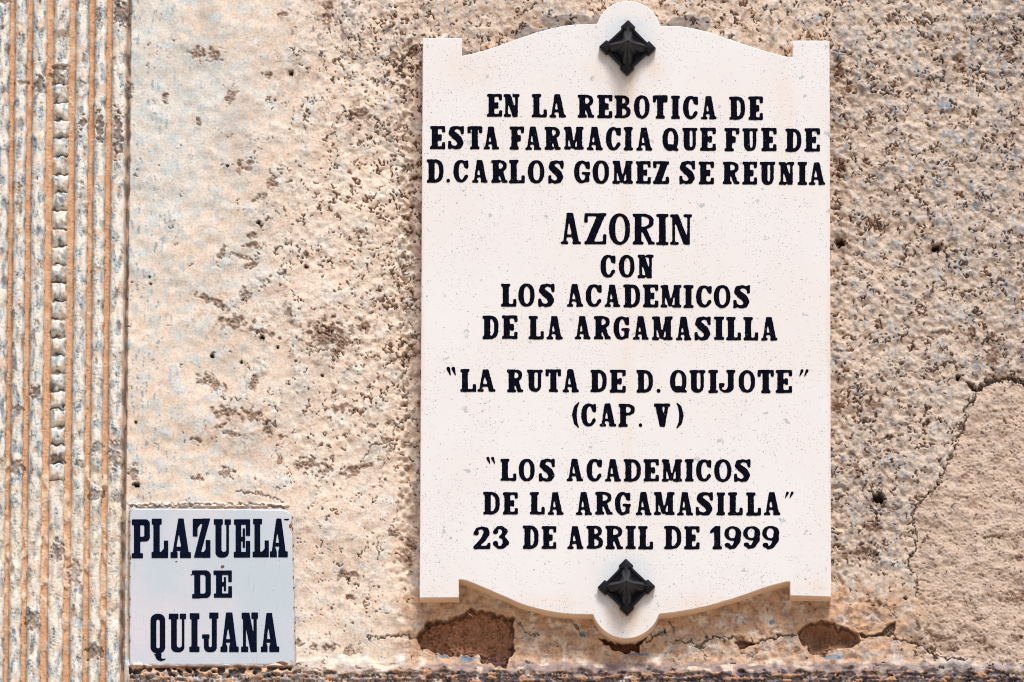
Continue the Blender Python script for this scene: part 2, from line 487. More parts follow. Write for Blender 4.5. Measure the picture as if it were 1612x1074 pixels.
# grey mortar squeezed out above the plaque's shoulders
for (cu, cv, ru, rv) in ((905, 34, 60, 12), (1080, 38, 46, 13), (735, 84, 14, 10), (840, 52, 40, 9)):
    d = np.hypot((U - cu) / ru, (V - cv) / rv) + .22 * n25
    k = sstep(1.1, .75, d)
    H += k * 2.0; paint(.75 * k, lin(120, 116, 116))

# flaked spots, each with its own place
BLOBS = [(313, 85, 15, 9, 15), (338, 86, 11, 11, 0), (363, 152, 7, 13, 25), (260, 154, 5, 8, 10), (311, 191, 5, 6, 0), (423, 118, 8, 7, 0), (515, 32, 9, 11, 0), (516, 8, 8, 7, 0),
 (568, 180, 17, 9, -10), (377, 263, 6, 9, 10), (393, 263, 5, 9, 5), (428, 288, 8, 12, 15), (548, 124, 5, 5, 0), (646, 340, 8, 6, 0), (553, 85, 8, 8, 0), (649, 78, 10, 12, 0),
 (408, 312, 13, 5, -30), (619, 87, 7, 8, 0), (398, 372, 9, 5, 0), (568, 370, 9, 6, 0), (447, 22, 10, 4, -10), (349, 400, 5, 10, 20), (396, 417, 12, 7, 0), (384, 405, 15, 4, 20),
 (341, 478, 24, 6, 25), (320, 467, 11, 5, 10), (386, 464, 10, 9, 0), (368, 507, 22, 12, 0), (411, 523, 24, 4, 15), (454, 493, 5, 16, -15), (517, 529, 30, 20, 0), (540, 540, 13, 14, 0),
 (333, 603, 23, 10, 25), (399, 603, 8, 13, 35), (356, 650, 19, 10, 0), (396, 654, 19, 10, 10), (419, 677, 6, 15, -20), (364, 683, 17, 5, 5), (347, 671, 9, 4, -20), (310, 693, 8, 4, 0),
 (442, 689, 6, 5, 0), (439, 724, 6, 8, 0), (356, 744, 11, 8, 0), (482, 732, 19, 9, 0), (513, 740, 11, 6, -20), (552, 742, 15, 8, -10), (575, 734, 15, 4, -10), (607, 693, 11, 5, 0),
 (613, 666, 9, 5, 0), (585, 673, 6, 4, 0), (649, 552, 6, 8, 20), (574, 515, 9, 10, 0), (536, 642, 17, 7, -5), (552, 646, 11, 4, 0), (311, 753, 8, 5, 0), (400, 386, 13, 6, 0),
 (493, 1020, 6, 7, 0), (519, 1020, 13, 7, 5), (549, 1025, 11, 7, 0), (545, 905, 18, 7, 0), (552, 940, 8, 4, 0), (620, 838, 11, 6, 0), (647, 857, 8, 8, 0), (632, 780, 4, 7, 0),
 (641, 875, 9, 14, 0), (470, 1012, 5, 6, 0), (1511, 100, 9, 17, 10), (1461, 132, 8, 8, 0), (1473, 392, 8, 6, 0), (1482, 523, 13, 5, 0), (1562, 537, 13, 8, -20), (1565, 562, 12, 17, 0),
 (1384, 509, 8, 7, 20), (1375, 638, 15, 8, 0), (1524, 539, 8, 4, 0), (1604, 878, 7, 6, 0), (1520, 749, 6, 5, 0), (1480, 1005, 15, 7, 0), (1459, 992, 4, 10, 10), (1445, 987, 4, 8, 0),
 (1501, 1021, 7, 6, 0), (1547, 1012, 5, 9, 15), (1558, 1021, 9, 5, 0), (1600, 1005, 9, 6, 0), (1586, 1044, 15, 5, 0), (1381, 950, 6, 10, 15), (1350, 745, 9, 10, 0), (1372, 830, 14, 8, 0),
 (1365, 870, 18, 9, 0), (1405, 800, 10, 6, 0), (1320, 110, 10, 16, 0), (1325, 270, 8, 12, 0), (1590, 90, 8, 12, 0), (1600, 940, 20, 9, -15), (1566, 845, 20, 3, -5), (1318, 640, 8, 14, 0)]
fl = np.zeros_like(U)
for (cu, cv, ru, rv, rt) in BLOBS:
    r_ = 2.2 * max(ru, rv)
    i0, i1 = np.searchsorted(vs, cv - r_), np.searchsorted(vs, cv + r_); j0, j1 = np.searchsorted(us, cu - r_), np.searchsorted(us, cu + r_)
    sl = (slice(i0, i1), slice(j0, j1))
    a = rad(rt); dx = U[sl] - cu; dy = V[sl] - cv
    x = (dx * math.cos(a) + dy * math.sin(a)) / ru; y = (-dx * math.sin(a) + dy * math.cos(a)) / rv
    d = np.sqrt(x * x + y * y) + .30 * n12[sl] + .18 * n5[sl]
    fl[sl] = np.maximum(fl[sl], sstep(1.1, .75, d))
H -= fl * (2.0 + .7 * n5 + .5 * n8)
paint(.80 * fl * sstep(-2.2, -.2, n5 + .5 * n25), lin(138, 108, 88))
paint(.5 * fl * sstep(.4, 1.4, n8), lin(104, 82, 70))
# smoky soft grey patches
for (cu, cv, ru, rv, k) in ((377, 198, 38, 55, .32), (327, 18, 22, 26, .35), (480, 620, 40, 60, .2), (620, 200, 60, 60, .15)):
    d = np.hypot((U - cu) / ru, (V - cv) / rv) + .15 * n35
    paint(k * sstep(1.2, .3, d), lin(150, 142, 138))

# cracks
def crack(pts, w=1.1, depth=5.0, dark=.93, jit=2.4):
    pts = np.array(pts, float)
    lo = pts.min(0) - 14; hi = pts.max(0) + 14
    i0, i1 = np.searchsorted(vs, lo[1]), np.searchsorted(vs, hi[1]); j0, j1 = np.searchsorted(us, lo[0]), np.searchsorted(us, hi[0])
    sl = (slice(i0, i1), slice(j0, j1))
    x = U[sl] + jit * (.6 * n12[sl] + .35 * n5[sl]); y = V[sl] + jit * (.6 * n12b[sl] + .35 * n5b[sl])
    dist = np.full(x.shape, 1e9)
    for k in range(len(pts) - 1):
        (x0, y0), (x1, y1) = pts[k], pts[k + 1]
        dx, dy = x1 - x0, y1 - y0
        t = np.clip(((x - x0) * dx + (y - y0) * dy) / (dx * dx + dy * dy + 1e-9), 0, 1)
        dist = np.minimum(dist, np.hypot(x - x0 - t * dx, y - y0 - t * dy))
    ww = w * (1 + .35 * n12[sl])
    m = sstep(ww + .75, np.maximum(ww - .3, .05), dist)
    H[sl] -= depth * m
    mm = (dark * m)[..., None]
    C[sl] = C[sl] * (1 - mm) + DARK.astype(np.float32) * .55 * mm
    lip = sstep(w + 5, w + 1.5, dist)[..., None] * .25
    C[sl] = C[sl] * (1 - lip) + CREAM.astype(np.float32) * lip

# edge step: the old plaster stands proud of the patch
H += 1.0 * sstep(14, 0, np.abs(sd_patch)) * (sd_patch < 0) * (U < 1545)
H -= 1.6 * patch * sstep(60, 0, sd_patch) + patch * 1.0
crack(CRACK_MAIN, .9, 6, .8)
crack(CRACK_TOP, 2.9, 11)
crack([(1400, 575), (1416, 581), (1438, 586), (1457, 596), (1476, 601), (1508, 596), (1520, 600), (1535, 613)], .6, 3, .7)
crack([(1520, 600), (1535, 613), (1530, 606)], 2.2, 8)
crack([(1390, 1000), (1406, 1000), (1413, 1006), (1427, 1010), (1441, 1011), (1452, 1017), (1466, 1026), (1471, 1033), (1503, 1038), (1521, 1039)], 1.3, 7)
crack([(1064, 1006), (1077, 1011), (1087, 1009), (1095, 1018), (1104, 1019), (1112, 1007), (1124, 1002), (1138, 1005), (1155, 1005), (1173, 1007), (1189, 1014), (1206, 1005), (1218, 1005), (1230, 1000), (1256, 1000)], 1.2, 6)
crack([(1104, 1019), (1108, 1032), (1111, 1042)], .6, 3, .7)
crack([(1190, 1013), (1193, 1018), (1187, 1032), (1182, 1041)], .7, 3, .7)
crack([(1155, 1010), (1160, 1020), (1172, 1030), (1186, 1034)], .6, 2, .5)
crack([(1052, 977), (1058, 984), (1061, 990)], .9, 4)
crack([(1045, 988), (1050, 1001)], .9, 4)
crack([(1048, 994), (1032, 1000), (1018, 1010)], 1.6, 6)
crack([(578, 1003), (607, 1003), (631, 1000), (655, 1004)], .9, 4)
crack([(660, 524), (644, 551), (634, 567), (640, 580), (632, 599), (640, 628), (640, 660), (620, 671), (619, 695), (585, 703), (569, 727)], .7, 4, .75)
crack([(619, 695), (611, 712), (601, 735), (599, 756)], .5, 3, .5)
crack([(626, 789), (626, 806), (615, 831)], .5, 3, .55)
crack([(579, 845), (576, 856), (574, 869)], .6, 3, .7)
crack([(595, 845), (596, 862), (594, 884)], .6, 3, .7)
crack([(583, 914), (581, 935), (585, 954)], .4, 2, .4)
crack([(513, 742), (503, 760), (492, 800)], .4, 2, .4)
crack([(811, 977), (819, 980), (824, 990), (832, 999), (848, 998)], .8, 4)
crack([(832, 999), (812, 1006)], .5, 3, .5)
crack([(906, 984), (912, 994), (922, 1001)], .9, 4)
crack([(786, 1053), (787, 1062), (785, 1080)], 1.4, 5)
crack([(688, 1030), (688, 1046)], .5, 2, .5)
crack([(372, 774), (412, 778), (434, 786), (447, 792)], .8, 3, .6)
crack([(458, 1024), (466, 1018), (480, 1016)], .8, 3, .6)
crack([(466, 1047), (482, 1055), (506, 1056)], .9, 4, .7)
crack([(560, 1052), (580, 1066), (610, 1060), (640, 1068)], .8, 3, .6)
crack([(1315, 866), (1334, 860)], .7, 3, .6)
crack([(1358, 872), (1384, 864), (1396, 860)], .7, 3, .6)
crack([(1391, 950), (1406, 965), (1411, 973)], .7, 3, .6)
crack([(1396, 558), (1420, 570)], .4, 2, .3)

# deep little holes
for (cu, cv, ru, rv) in ((1383, 785, 9, 8), (215, 763, 5, 3.5), (413, 532, 3.2, 3.6), (437, 547, 2, 2), (334, 560, 2.6, 3.4), (507, 590, 2.2, 2), (1323, 382, 8, 6), (1473, 391, 6, 5), (1508, 595, 4, 4),
                         (482, 420, 3, 2.5), (1425, 941, 2.5, 2.5), (235, 436, 1.6, 1.6), (237, 447, 1.8, 1.8), (214, 665, 2, 2), (407, 350, 3, 2.5), (358, 262, 2, 2), (380, 570, 2, 2), (458, 115, 3.2, 4)):
    d = np.hypot((U - cu) / ru, (V - cv) / rv) + .22 * n5
    k = sstep(1.15, .8, d)
    H -= k * min(22, 2.6 * ru + 6)
    paint(.9 * k, lin(46, 36, 32))
    rr = sstep(2.2, 1.2, d) * (1 - k)
    paint(.4 * rr, BROWN)

# bottom moulding: a coved ledge with a crumbled lip
ledge = sstep(1034, 1061, V + 3 * n60 + 1.5 * n25) * sstep(190, 215, U)
drop = sstep(1150, 1105, V)
H = H * (1 - .35 * ledge * drop) + ledge * drop * 15
lip = sstep(1056, 1063, V + 2.6 * n25 + 1.0 * n12) * sstep(1110, 1090, V) * (U > 204)
brk = sstep(.1, .35, nh + .5 * p13 + .2 * n5)
H += lip * (brk * 3.0 - 3.0 + .5 * n8 + 1.1 * nh)
cove = sstep(1040, 1050, V + 2 * n25) * drop * (U > 204)
cv_r = .35 + .5 * sstep(620, 760, U)
paint(.9 * cove * cv_r * sstep(-1.8, -.2, n35 + .5 * nh), lin(134, 124, 128))
paint(.45 * cove * sstep(.6, 1.0, nh + .3 * n5), lin(182, 162, 146))
paint(.5 * cove * sstep(1.2, 1.5, nh - .5 * p13), lin(96, 86, 90))
paint(.9 * lip * (.5 + .5 * sstep(500, 760, U)) * sstep(-1.2, .4, nh + .5 * n25), lin(92, 82, 90))
paint(.75 * lip * brk * sstep(.2, .5, n25b + .4 * nh + .3 * n5), lin(206, 158, 118))
paint(.8 * lip * (1 - brk) * sstep(-.2, .3, p24 + .3 * n5), lin(58, 50, 54))
paint(.35 * lip * sstep(1., 1.6, n12b), lin(215, 208, 200))
# crumbled bed under the enamel sign, the sign's shade painted dark into its gaps
bed = sstep(1050, 1053, V) * sstep(1066, 1060, V + 3 * n12) * (U > 203) * (U < 462)
frag = sstep(-.2, .25, n12 * .7 + n25b * .8 + .8 * sstep(1056, 1066, V) - .25)
H += bed * (frag * 4.0 - 9.0)
paint(bed * .9 * (1 - frag), lin(52, 42, 40))
paint(bed * .85 * frag, lin(226, 180, 142))
# plaster fringe above the sign
frg = sstep(791, 795, V + 1.5 * n12) * sstep(800, 797, V + 1.0 * n12) * (U > 203) * (U < 456)
H += frg * 3.0
crack([(202, 796), (260, 796), (330, 795), (403, 794), (448, 799)], .9, 4, .7, 1.8)
paint(.4 * frg * sstep(0, 1, n12), lin(190, 205, 212))

# blown plaster: cores of brown rubble
HOLE1 = [(653, 1004), (662, 994), (673, 981), (684, 976), (700, 976), (717, 971), (731, 966), (741, 958), (759, 961), (777, 965), (797, 968), (810, 973), (810, 1005), (805, 1031), (799, 1053), (783, 1051),
         (769, 1047), (757, 1041), (754, 1033), (735, 1030), (705, 1031), (686, 1027), (662, 1020), (657, 1011)]
HOLE2 = [(1255, 996), (1270, 982), (1286, 976), (1302, 978), (1321, 987), (1341, 990), (1353, 999), (1352, 1012), (1339, 1021), (1321, 1019), (1307, 1026), (1293, 1035), (1277, 1028), (1263, 1014)]
HOLE3 = [(945, 1003), (955, 1009), (985, 1014), (1005, 1009), (1018, 1001), (1012, 1010), (1009, 1020), (1008, 1028), (990, 1026), (975, 1028), (962, 1022), (951, 1014)]
HOLE4 = [(1155, 1012), (1165, 1007), (1180, 1008), (1190, 1013), (1182, 1019), (1165, 1022)]
HOLE5 = [(1352, 996), (1375, 999), (1388, 995), (1396, 985), (1411, 978), (1409, 990), (1406, 1000), (1380, 1003), (1355, 1005)]
holes = []
for k, (poly, dep, amp) in enumerate(((HOLE1, 30, 2.6), (HOLE2, 34, 2.0), (HOLE3, 18, 2.4), (HOLE4, 8, 1.5), (HOLE5, 8, 1.2))):
    s = inpoly(poly, amp, n25 * .8 + n12 * .45 + .15 * n5, n25b * .8 + n12b * .45 + .15 * n5b)
    ins = sstep(-.8, 1.6, s)
    bowl = sstep(-.5, 2.2, s) * dep * (.72 + .28 * sstep(0, 26, s)) if k != 1 else (sstep(-.8, 3, s) * .45 + .55 * sstep(0, 24, s)) * dep
    H = H * (1 - .8 * ins) - bowl + ins * (1.0 * p13 + .4 * n5 + 1.8 * p24)
    col = (lin(176, 128, 98), lin(170, 128, 100), lin(128, 78, 54), lin(110, 72, 50), lin(128, 104, 88))[k]
    paint(ins * .97, col)
    paint(ins * .45 * sstep(0, 1.4, n25 + .5 * n8), col * .66)
    paint(ins * .5 * sstep(1.1, 1.6, n5 + .4 * n12), col * 1.7)
    if k == 0:
        paint(ins * .7 * sstep(1020, 1048, V + 4 * n12) * sstep(740, 765, U), lin(84, 80, 90))
        paint(ins * .9 * sstep(2.35, 2.6, n5 + n8b * .3), lin(225, 205, 190))
    rim = sstep(6, 1, np.abs(s + 2.5)) * (1 - ins)
    paint(.5 * rim, lin(214, 176, 140))
    paint(.75 * sstep(2.6, .8, np.abs(s - 2.0 - 1.0 * n12)), lin(84, 60, 48))
    H -= 1.6 * rim * sstep(.2, .8, n25b + .4 * n12)
    holes.append(s)
# old blue paint showing on the lower rims
for (cu, cv, ru, rv) in ((735, 1038, 16, 6), (700, 1033, 12, 3.5), (1312, 1036, 16, 3.5), (918, 998, 5, 4), (1005, 1030, 14, 2), (1215, 979, 5, 4)):
    d = np.hypot((U - cu) / ru, (V - cv) / rv) + .25 * n12
    paint(.85 * sstep(1.1, .8, d) * (holes[0] < -1), lin(112, 138, 160))

# ------------------------------------------------------------------ fluted pilaster at the left
drift = np.interp(V, [-100, 200, 600, 950, 1200], [3, 0, -4.5, -8.5, -10]).astype(np.float32)
W = U - drift + .8 * nv3 * .6 + .5 * n25 * .5
RID = [(-6, 15), (23, 42), (51, 72.5), (84, 108), (119, 139.5), (148.5, 167), (176, 197.5)]
pil = (W > -10) & (W < 203)
label = np.zeros(U.shape, np.int16)        # 0 plaster
PB = 7.0
hp = PB + 0 * U
er = np.clip(sstep(740, 860, V + 40 * n60) * sstep(1010, 900, V + 30 * n60b) * .75 + .35 * sstep(.8, 1.8, n60), 0, 1)
ridge_id = np.full(U.shape, -1)
prof = np.zeros_like(U)
for k, (a, b) in enumerate(RID):
    m = (W >= a) & (W < b)
    t = (W - (a + b) / 2) / ((b - a) / 2)
    prof = np.where(m, np.sqrt(np.clip(1 - np.abs(t) ** 2.6, 0, 1)), prof)
    ridge_id[m] = k
isr = (ridge_id >= 0) & pil
vline = np.maximum(sstep(.13, .05, np.abs(nv3 - .55 + .25 * n5)), .8 * sstep(.16, .06, np.abs(nv + .9 + .2 * n5)))
rough_r = .8 * nv + .4 * nv2 + .15 * n8
flk = sstep(1.45, 1.6, nv3 * .8 + n12 * .35 + .45 * nv)
hr = PB + prof * 12.5 * (1 - .5 * er) + .40 * rough_r - 1.8 * flk * prof + .12 * n5 - 1.2 * vline * prof
# the beaded moulding at the centre
BEAD0, BEADP = 106.0, 28.4
bv = (V - BEAD0 + 2.5 * samp(band(31, 60), 0, 0) * 0) / BEADP
bidx = np.floor(bv).astype(int)
bt = (bv - bidx) * 2 - 1 + .10 * n12
isb = (ridge_id == 3) & pil
in_run = (V > BEAD0) & (V < BEAD0 + BEADP * 23)
bead = np.sqrt(np.clip(1 - np.abs(bt * 1.08) ** 2.8, 0, 1))
gap = 1 - sstep(0, .55, bead)
hr = np.where(isb & in_run, PB - 3 + prof * 14.5 * bead + .6 * rough_r - 1.2 * flk, hr)
topcap = sstep(50, 62, V) * sstep(108, 92, V)
hr = np.where(isb & (V < BEAD0) & (V > 0), hr - 7 * topcap, hr)
hg = PB - 3.5 + .9 * n25 * .4 + .25 * n5 + .25 * nv + er * 4.2 * sstep(-.8, .6, nv3 + .5 * n25)
hp = np.where(isr, hr, hg)
# pilaster returns to the wall
edge_r = sstep(203, 197.5, W); edge_l = sstep(-10, -6, W)
hp = hp * edge_r * edge_l
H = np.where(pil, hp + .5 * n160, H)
vein = sstep(203, 196, U) * 0
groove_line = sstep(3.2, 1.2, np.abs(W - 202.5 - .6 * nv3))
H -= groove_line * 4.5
# colours
ridge_c = np.empty_like(C); ridge_c[:] = lin(236, 231, 220)
def pm(dst, mask, col):
    m = mask[..., None]
    return (dst * (1 - m) + np.asarray(col, np.float32) * m).astype(np.float32)
lft = sstep(115, 60, W)
ridge_c = pm(ridge_c, .7 * sstep(-.6 - .5 * lft, 1.2, nv3 + .5 * n25), lin(176, 194, 200))
ridge_c = pm(ridge_c, .5 * sstep(.1, 1.1, nv + .4 * n12 + .3 * n60), lin(232, 220, 202))
ridge_c = pm(ridge_c, .5 * sstep(.9, 1.5, n35 + .4 * nv), lin(212, 172, 138))
ridge_c = pm(ridge_c, (.25 + .4 * lft) * sstep(.9, 1.3, nv2 * .5 + nv3 * .8 + .2 * n5), lin(122, 130, 138))
ridge_c = pm(ridge_c, .8 * flk * sstep(-.3, .8, n60 + n25 * .5), lin(120, 112, 108))
ridge_c = pm(ridge_c, .75 * vline * sstep(-1.3, .3, n25 + .4 * n12), lin(58, 58, 64))
ridge_c = pm(ridge_c, .5 * sstep(1.3, 1.8, nv2 + .3 * n12), BLUE)
ridge_c = pm(ridge_c, .6 * er, lin(228, 212, 190))
ridge_c = pm(ridge_c, .8 * gap * isb * in_run * sstep(-.4, .6, n25 + .6 * n12), lin(122, 90, 66))
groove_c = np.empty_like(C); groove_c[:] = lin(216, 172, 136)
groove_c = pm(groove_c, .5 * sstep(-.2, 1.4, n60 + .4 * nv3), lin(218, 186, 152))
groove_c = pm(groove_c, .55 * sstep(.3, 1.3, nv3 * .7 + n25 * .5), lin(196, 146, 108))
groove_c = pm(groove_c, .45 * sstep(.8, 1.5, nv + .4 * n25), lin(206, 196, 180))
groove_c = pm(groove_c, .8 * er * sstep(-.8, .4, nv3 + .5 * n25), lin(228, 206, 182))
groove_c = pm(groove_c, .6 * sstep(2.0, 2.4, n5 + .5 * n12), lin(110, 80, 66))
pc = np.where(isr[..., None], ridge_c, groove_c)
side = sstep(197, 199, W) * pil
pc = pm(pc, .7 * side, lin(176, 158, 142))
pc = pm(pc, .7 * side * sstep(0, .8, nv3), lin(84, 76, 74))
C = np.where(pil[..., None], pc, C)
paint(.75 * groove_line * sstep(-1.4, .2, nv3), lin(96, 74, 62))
# knocks in the pilaster
for (cu, cv, ru, rv, k) in ((131, 198, 6, 9, 1), (158, 203, 6, 22, 1), (187, 213, 7, 32, 1), (191, 24, 10, 20, 1), (62, 138, 8, 12, 1), (35, 134, 8, 4, .8), (92, 118, 10, 16, .8), (8, 4, 9, 5, 1), (156, 28, 5, 10, .8), (130, 138, 7, 7, .6),
                            (92, 870, 8, 16, .9), (52, 980, 10, 14, .8), (150, 1028, 12, 12, .9), (152, 782, 12, 8, .8), (118, 905, 10, 20, .6), (57, 622, 8, 9, 1), (28, 645, 9, 6, .7), (90, 725, 9, 7, 1), (27, 740, 10, 10, .8), (182, 720, 9, 22, .8),
                            (210, 745, 7, 10, .8), (152, 710, 9, 8, .6), (125, 735, 7, 6, .7), (205, 140, 5, 10, .6), (132, 310, 6, 16, .5), (31, 315, 4, 26, .5), (154, 430, 10, 8, .5)):
    d = np.hypot((U - cu) / ru, (V - cv) / rv) + .28 * n12 + .15 * n5
    q = sstep(1.15, .8, d) * k
    H -= 3.2 * q
    paint(.75 * q, lin(128, 108, 94)); paint(.5 * q * sstep(0, 1, n8), lin(76, 66, 62))

# ------------------------------------------------------------------ pieces of the grid
cell = lambda A: A[:-1, :-1]
lab = np.zeros((NV - 1, NU - 1), np.int16)
names = {0: ('plaster', None)}
pr = cell(pil)
nid = 1
lab_map = []
def newlab(mask, name, plabel=None, owner='wall'):
    global nid
    if mask.sum() < 12: return
    lab[mask] = nid; names[nid] = (name, plabel); lab_map.append((nid, owner)); nid += 1
newlab((cell(sd_patch) > 0) & (cell(lip) < .5) & (cell(V) < 1048), 'mortar_patch', 'smoother grey-brown mortar repair at the lower right')
for k, s in enumerate(holes):
    newlab(cell(s) > 0, 'exposed_core', ('large brown hollow of bare rubble below the plaque\'s left foot', 'deep rounded brown hollow below the plaque\'s right foot', 'reddish broken gap under the plaque\'s lower lobe', 'small dark gap in the cracked plaster', 'thin broken channel beside the right hollow')[k])
newlab((cell(V) > 1046) & (cell(V) < 1119) & (cell(U) > 204) & (lab == 0), 'ledge_moulding', 'crumbling purple-grey ledge along the bottom')
rid = cell(np.where(pil, ridge_id, -2))
grv = cell(W)
bounds = [-10] + [x for ab in RID for x in ab] + [203]
for k, (a, b) in enumerate(RID):
    mk = rid == k
    if k != 3:
        newlab(mk, 'ridge', None, 'pil')
    else:
        bi = cell(bidx); run = cell(in_run)
        newlab(mk & (cell(V) <= BEAD0), 'ridge', 'unbeaded upper end of the central moulding', 'pil')
        for q in range(0, 23):
            newlab(mk & run & (bi == q), 'bead', None, 'pil')
        newlab(mk & (cell(V) >= BEAD0 + BEADP * 23), 'ridge', 'worn lower end of the central moulding', 'pil')
gr = (rid == -1)
for k in range(0, len(bounds), 2):
    newlab(gr & (grv >= bounds[k] - .01) & (grv < bounds[k + 1] + .01) & (lab == 0), 'groove' if 0 < k < len(bounds) - 2 else 'side_fillet', None, 'pil')
rest = gr & (lab == 0)
lab[rest] = 0

PTS = P(U, V, H * .001)
# keep the displacement square to the wall, not along the view ray
B = P(U, V, 0.0)
PTS = B.copy(); PTS[..., 1] = -H * .001
PTS = PTS.reshape(-1, 3).astype(np.float32)
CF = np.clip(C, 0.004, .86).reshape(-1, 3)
idx = np.arange(NV * NU).reshape(NV, NU)
quads = np.stack([idx[:-1, :-1], idx[1:, :-1], idx[1:, 1:], idx[:-1, 1:]], -1)

behind = (cell(U) > 690) & (cell(U) < 1280) & (cell(V) > 108) & (cell(V) < 900)      # bedding hidden by the slab
def grid_mesh(name, mask):
    q = quads[mask & ~behind]
    uq, inv = np.unique(q.ravel(), return_inverse=True)
    me = bpy.data.meshes.new(name)
    n = len(q)
    me.vertices.add(len(uq)); me.vertices.foreach_set('co', PTS[uq].ravel())
    me.loops.add(n * 4); me.loops.foreach_set('vertex_index', inv.astype(np.int32))
    me.polygons.add(n)
    me.polygons.foreach_set('loop_start', np.arange(0, n * 4, 4, dtype=np.int32))
    me.polygons.foreach_set('use_smooth', np.ones(n, bool))
    at = me.attributes.new('tone', 'FLOAT_COLOR', 'POINT')
    at.data.foreach_set('color', np.concatenate([CF[uq], np.ones((len(uq), 1))], 1).astype(np.float32).ravel())
    me.update(calc_edges=True)
    me.materials.append(M_WALL)
    return me

wall = empty('building_wall', (0, 0, GROUND_Z), 'weathered cream stucco facade, pitted and cracked, behind the marble plaque and enamel sign', 'wall')
pilaster = empty('fluted_pilaster', Pv(98, V_GROUND - 1, 0), 'fluted pilaster with flaking white ridges, ochre grooves, beaded centre, left of the sign', 'pilaster')
pilaster.location.z = GROUND_Z
link('plaster', grid_mesh('plaster', lab == 0), wall)
for k, own in lab_map:
    nm, pl = names[k]
    o = link(nm, grid_mesh(nm, lab == k), wall if own == 'wall' else pilaster)
    if pl: o['label'] = pl
# masonry body behind the render
bm = bmesh.new()
p0 = B[0, 0]; p1 = B[-1, -1]
bmesh.ops.create_cube(bm, size=1, matrix=Matrix.Translation(((p0[0] + p1[0]) / 2, .30, (p0[2] + p1[2]) / 2)) @ Matrix.Diagonal((p1[0] - p0[0] - .01, .40, p0[2] - p1[2] - .01, 1)))
me = bpy.data.meshes.new('masonry_body'); bm.to_mesh(me); bm.free()
link('masonry_body', me, wall, mat_simple('rubble_masonry', lin(140, 98, 72), lin(110, 80, 60), .95))

# a straw stuck in the hollow, pebbles in the core
def tube(pts, rads, seg=8):
    bm = bmesh.new(); rings = []
    for i, p in enumerate(pts):
        p = Vector(p)
        d = (Vector(pts[min(i + 1, len(pts) - 1)]) - Vector(pts[max(i - 1, 0)])).normalized()
        a = d.orthogonal().normalized(); b = d.cross(a)
        rings.append([bm.verts.new(p + (a * math.cos(2 * math.pi * j / seg) + b * math.sin(2 * math.pi * j / seg)) * rads[i]) for j in range(seg)])
    for r0, r1 in zip(rings, rings[1:]):
        for j in range(seg): bm.faces.new((r0[j], r0[(j + 1) % seg], r1[(j + 1) % seg], r1[j]))
    bm.faces.new(rings[0][::-1]); bm.faces.new(rings[-1])
    bmesh.ops.recalc_face_normals(bm, faces=bm.faces)
    for f in bm.faces: f.smooth = True
    return bm
def to_mesh(bm, name):
    me = bpy.data.meshes.new(name); bm.to_mesh(me); bm.free(); return me
bm = tube([Pv(735, 962, .0), Pv(739, 967, -.004), Pv(745, 971, -.010)], [.0006, .0012, .0009])
o = link('straw', to_mesh(bm, 'straw'), None, M_STRAW)
o['label'] = 'short dry straw sticking out of the large brown hollow below the plaque'; o['category'] = 'straw'

# ------------------------------------------------------------------ marble plaque
TP = .038
def arc(cx, cy, r, a0, a1, n):
    return [(cx + r * math.cos(rad(a0 + (a1 - a0) * i / n)), cy - r * math.sin(rad(a0 + (a1 - a0) * i / n))) for i in range(n + 1)]
def spline(pts, n=6):
    out = []
    p = [pts[0]] + list(pts) + [pts[-1]]
    for i in range(1, len(p) - 2):
        for k in range(n):
            t = k / n
            q = [.5 * ((2 * p[i][j]) + (-p[i - 1][j] + p[i + 1][j]) * t + (2 * p[i - 1][j] - 5 * p[i][j] + 4 * p[i + 1][j] - p[i + 2][j]) * t * t + (-p[i - 1][j] + 3 * p[i][j] - 3 * p[i + 1][j] + p[i + 2][j]) * t ** 3) for j in (0, 1)]
            out.append(tuple(q))
    out.append(pts[-1])
    return out
top_l = spline([(727, 88), (745, 84), (762, 79.6), (792, 69.5), (831, 55.5), (866, 45.2), (900, 39.2), (936, 38.2)])
top_c = arc(989, 53, 51.5, 163, 14, 26)
top_r = spline([(1040, 40.5), (1074, 42), (1109, 49), (1144, 60.5), (1183, 73.5), (1217, 84), (1240, 89.5), (1248, 90)])
bot_r = spline([(1243.6, 916.5), (1235, 917), (1204, 925.5), (1161, 940.5), (1117, 953.4), (1074, 962.5), (1039, 967)])
bot_c = arc(985.5, 951, 54.5, -18, -162, 26)
bot_l = spline([(932, 967.5), (900, 967), (866, 963), (827, 953.2), (792, 938.5), (753, 921.5), (733, 914), (722.5, 912.5)])
outline = [(665.5, 60), (727, 60)] + top_l + top_c + top_r + [(1248, 64), (1306, 64), (1308.5, 940), (1243.6, 938)] + bot_r + bot_c + bot_l + [(722.5, 941), (660.4, 941.5)]
dense = []
rng = random.Random(4)
for i in range(len(outline)):
    a, b = outline[i], outline[(i + 1) % len(outline)]
    L = math.hypot(b[0] - a[0], b[1] - a[1])
    if L < .3: continue
    n = max(1, int(L / 6))
    for k in range(n):
        dense.append((a[0] + (b[0] - a[0]) * k / n + rng.uniform(-.22, .22), a[1] + (b[1] - a[1]) * k / n + rng.uniform(-.22, .22)))
plaque = empty('marble_plaque', Pv(985, 500, 0), 'white limestone memorial plaque with scrolled top and bottom, black lettering about a pharmacy', 'plaque')
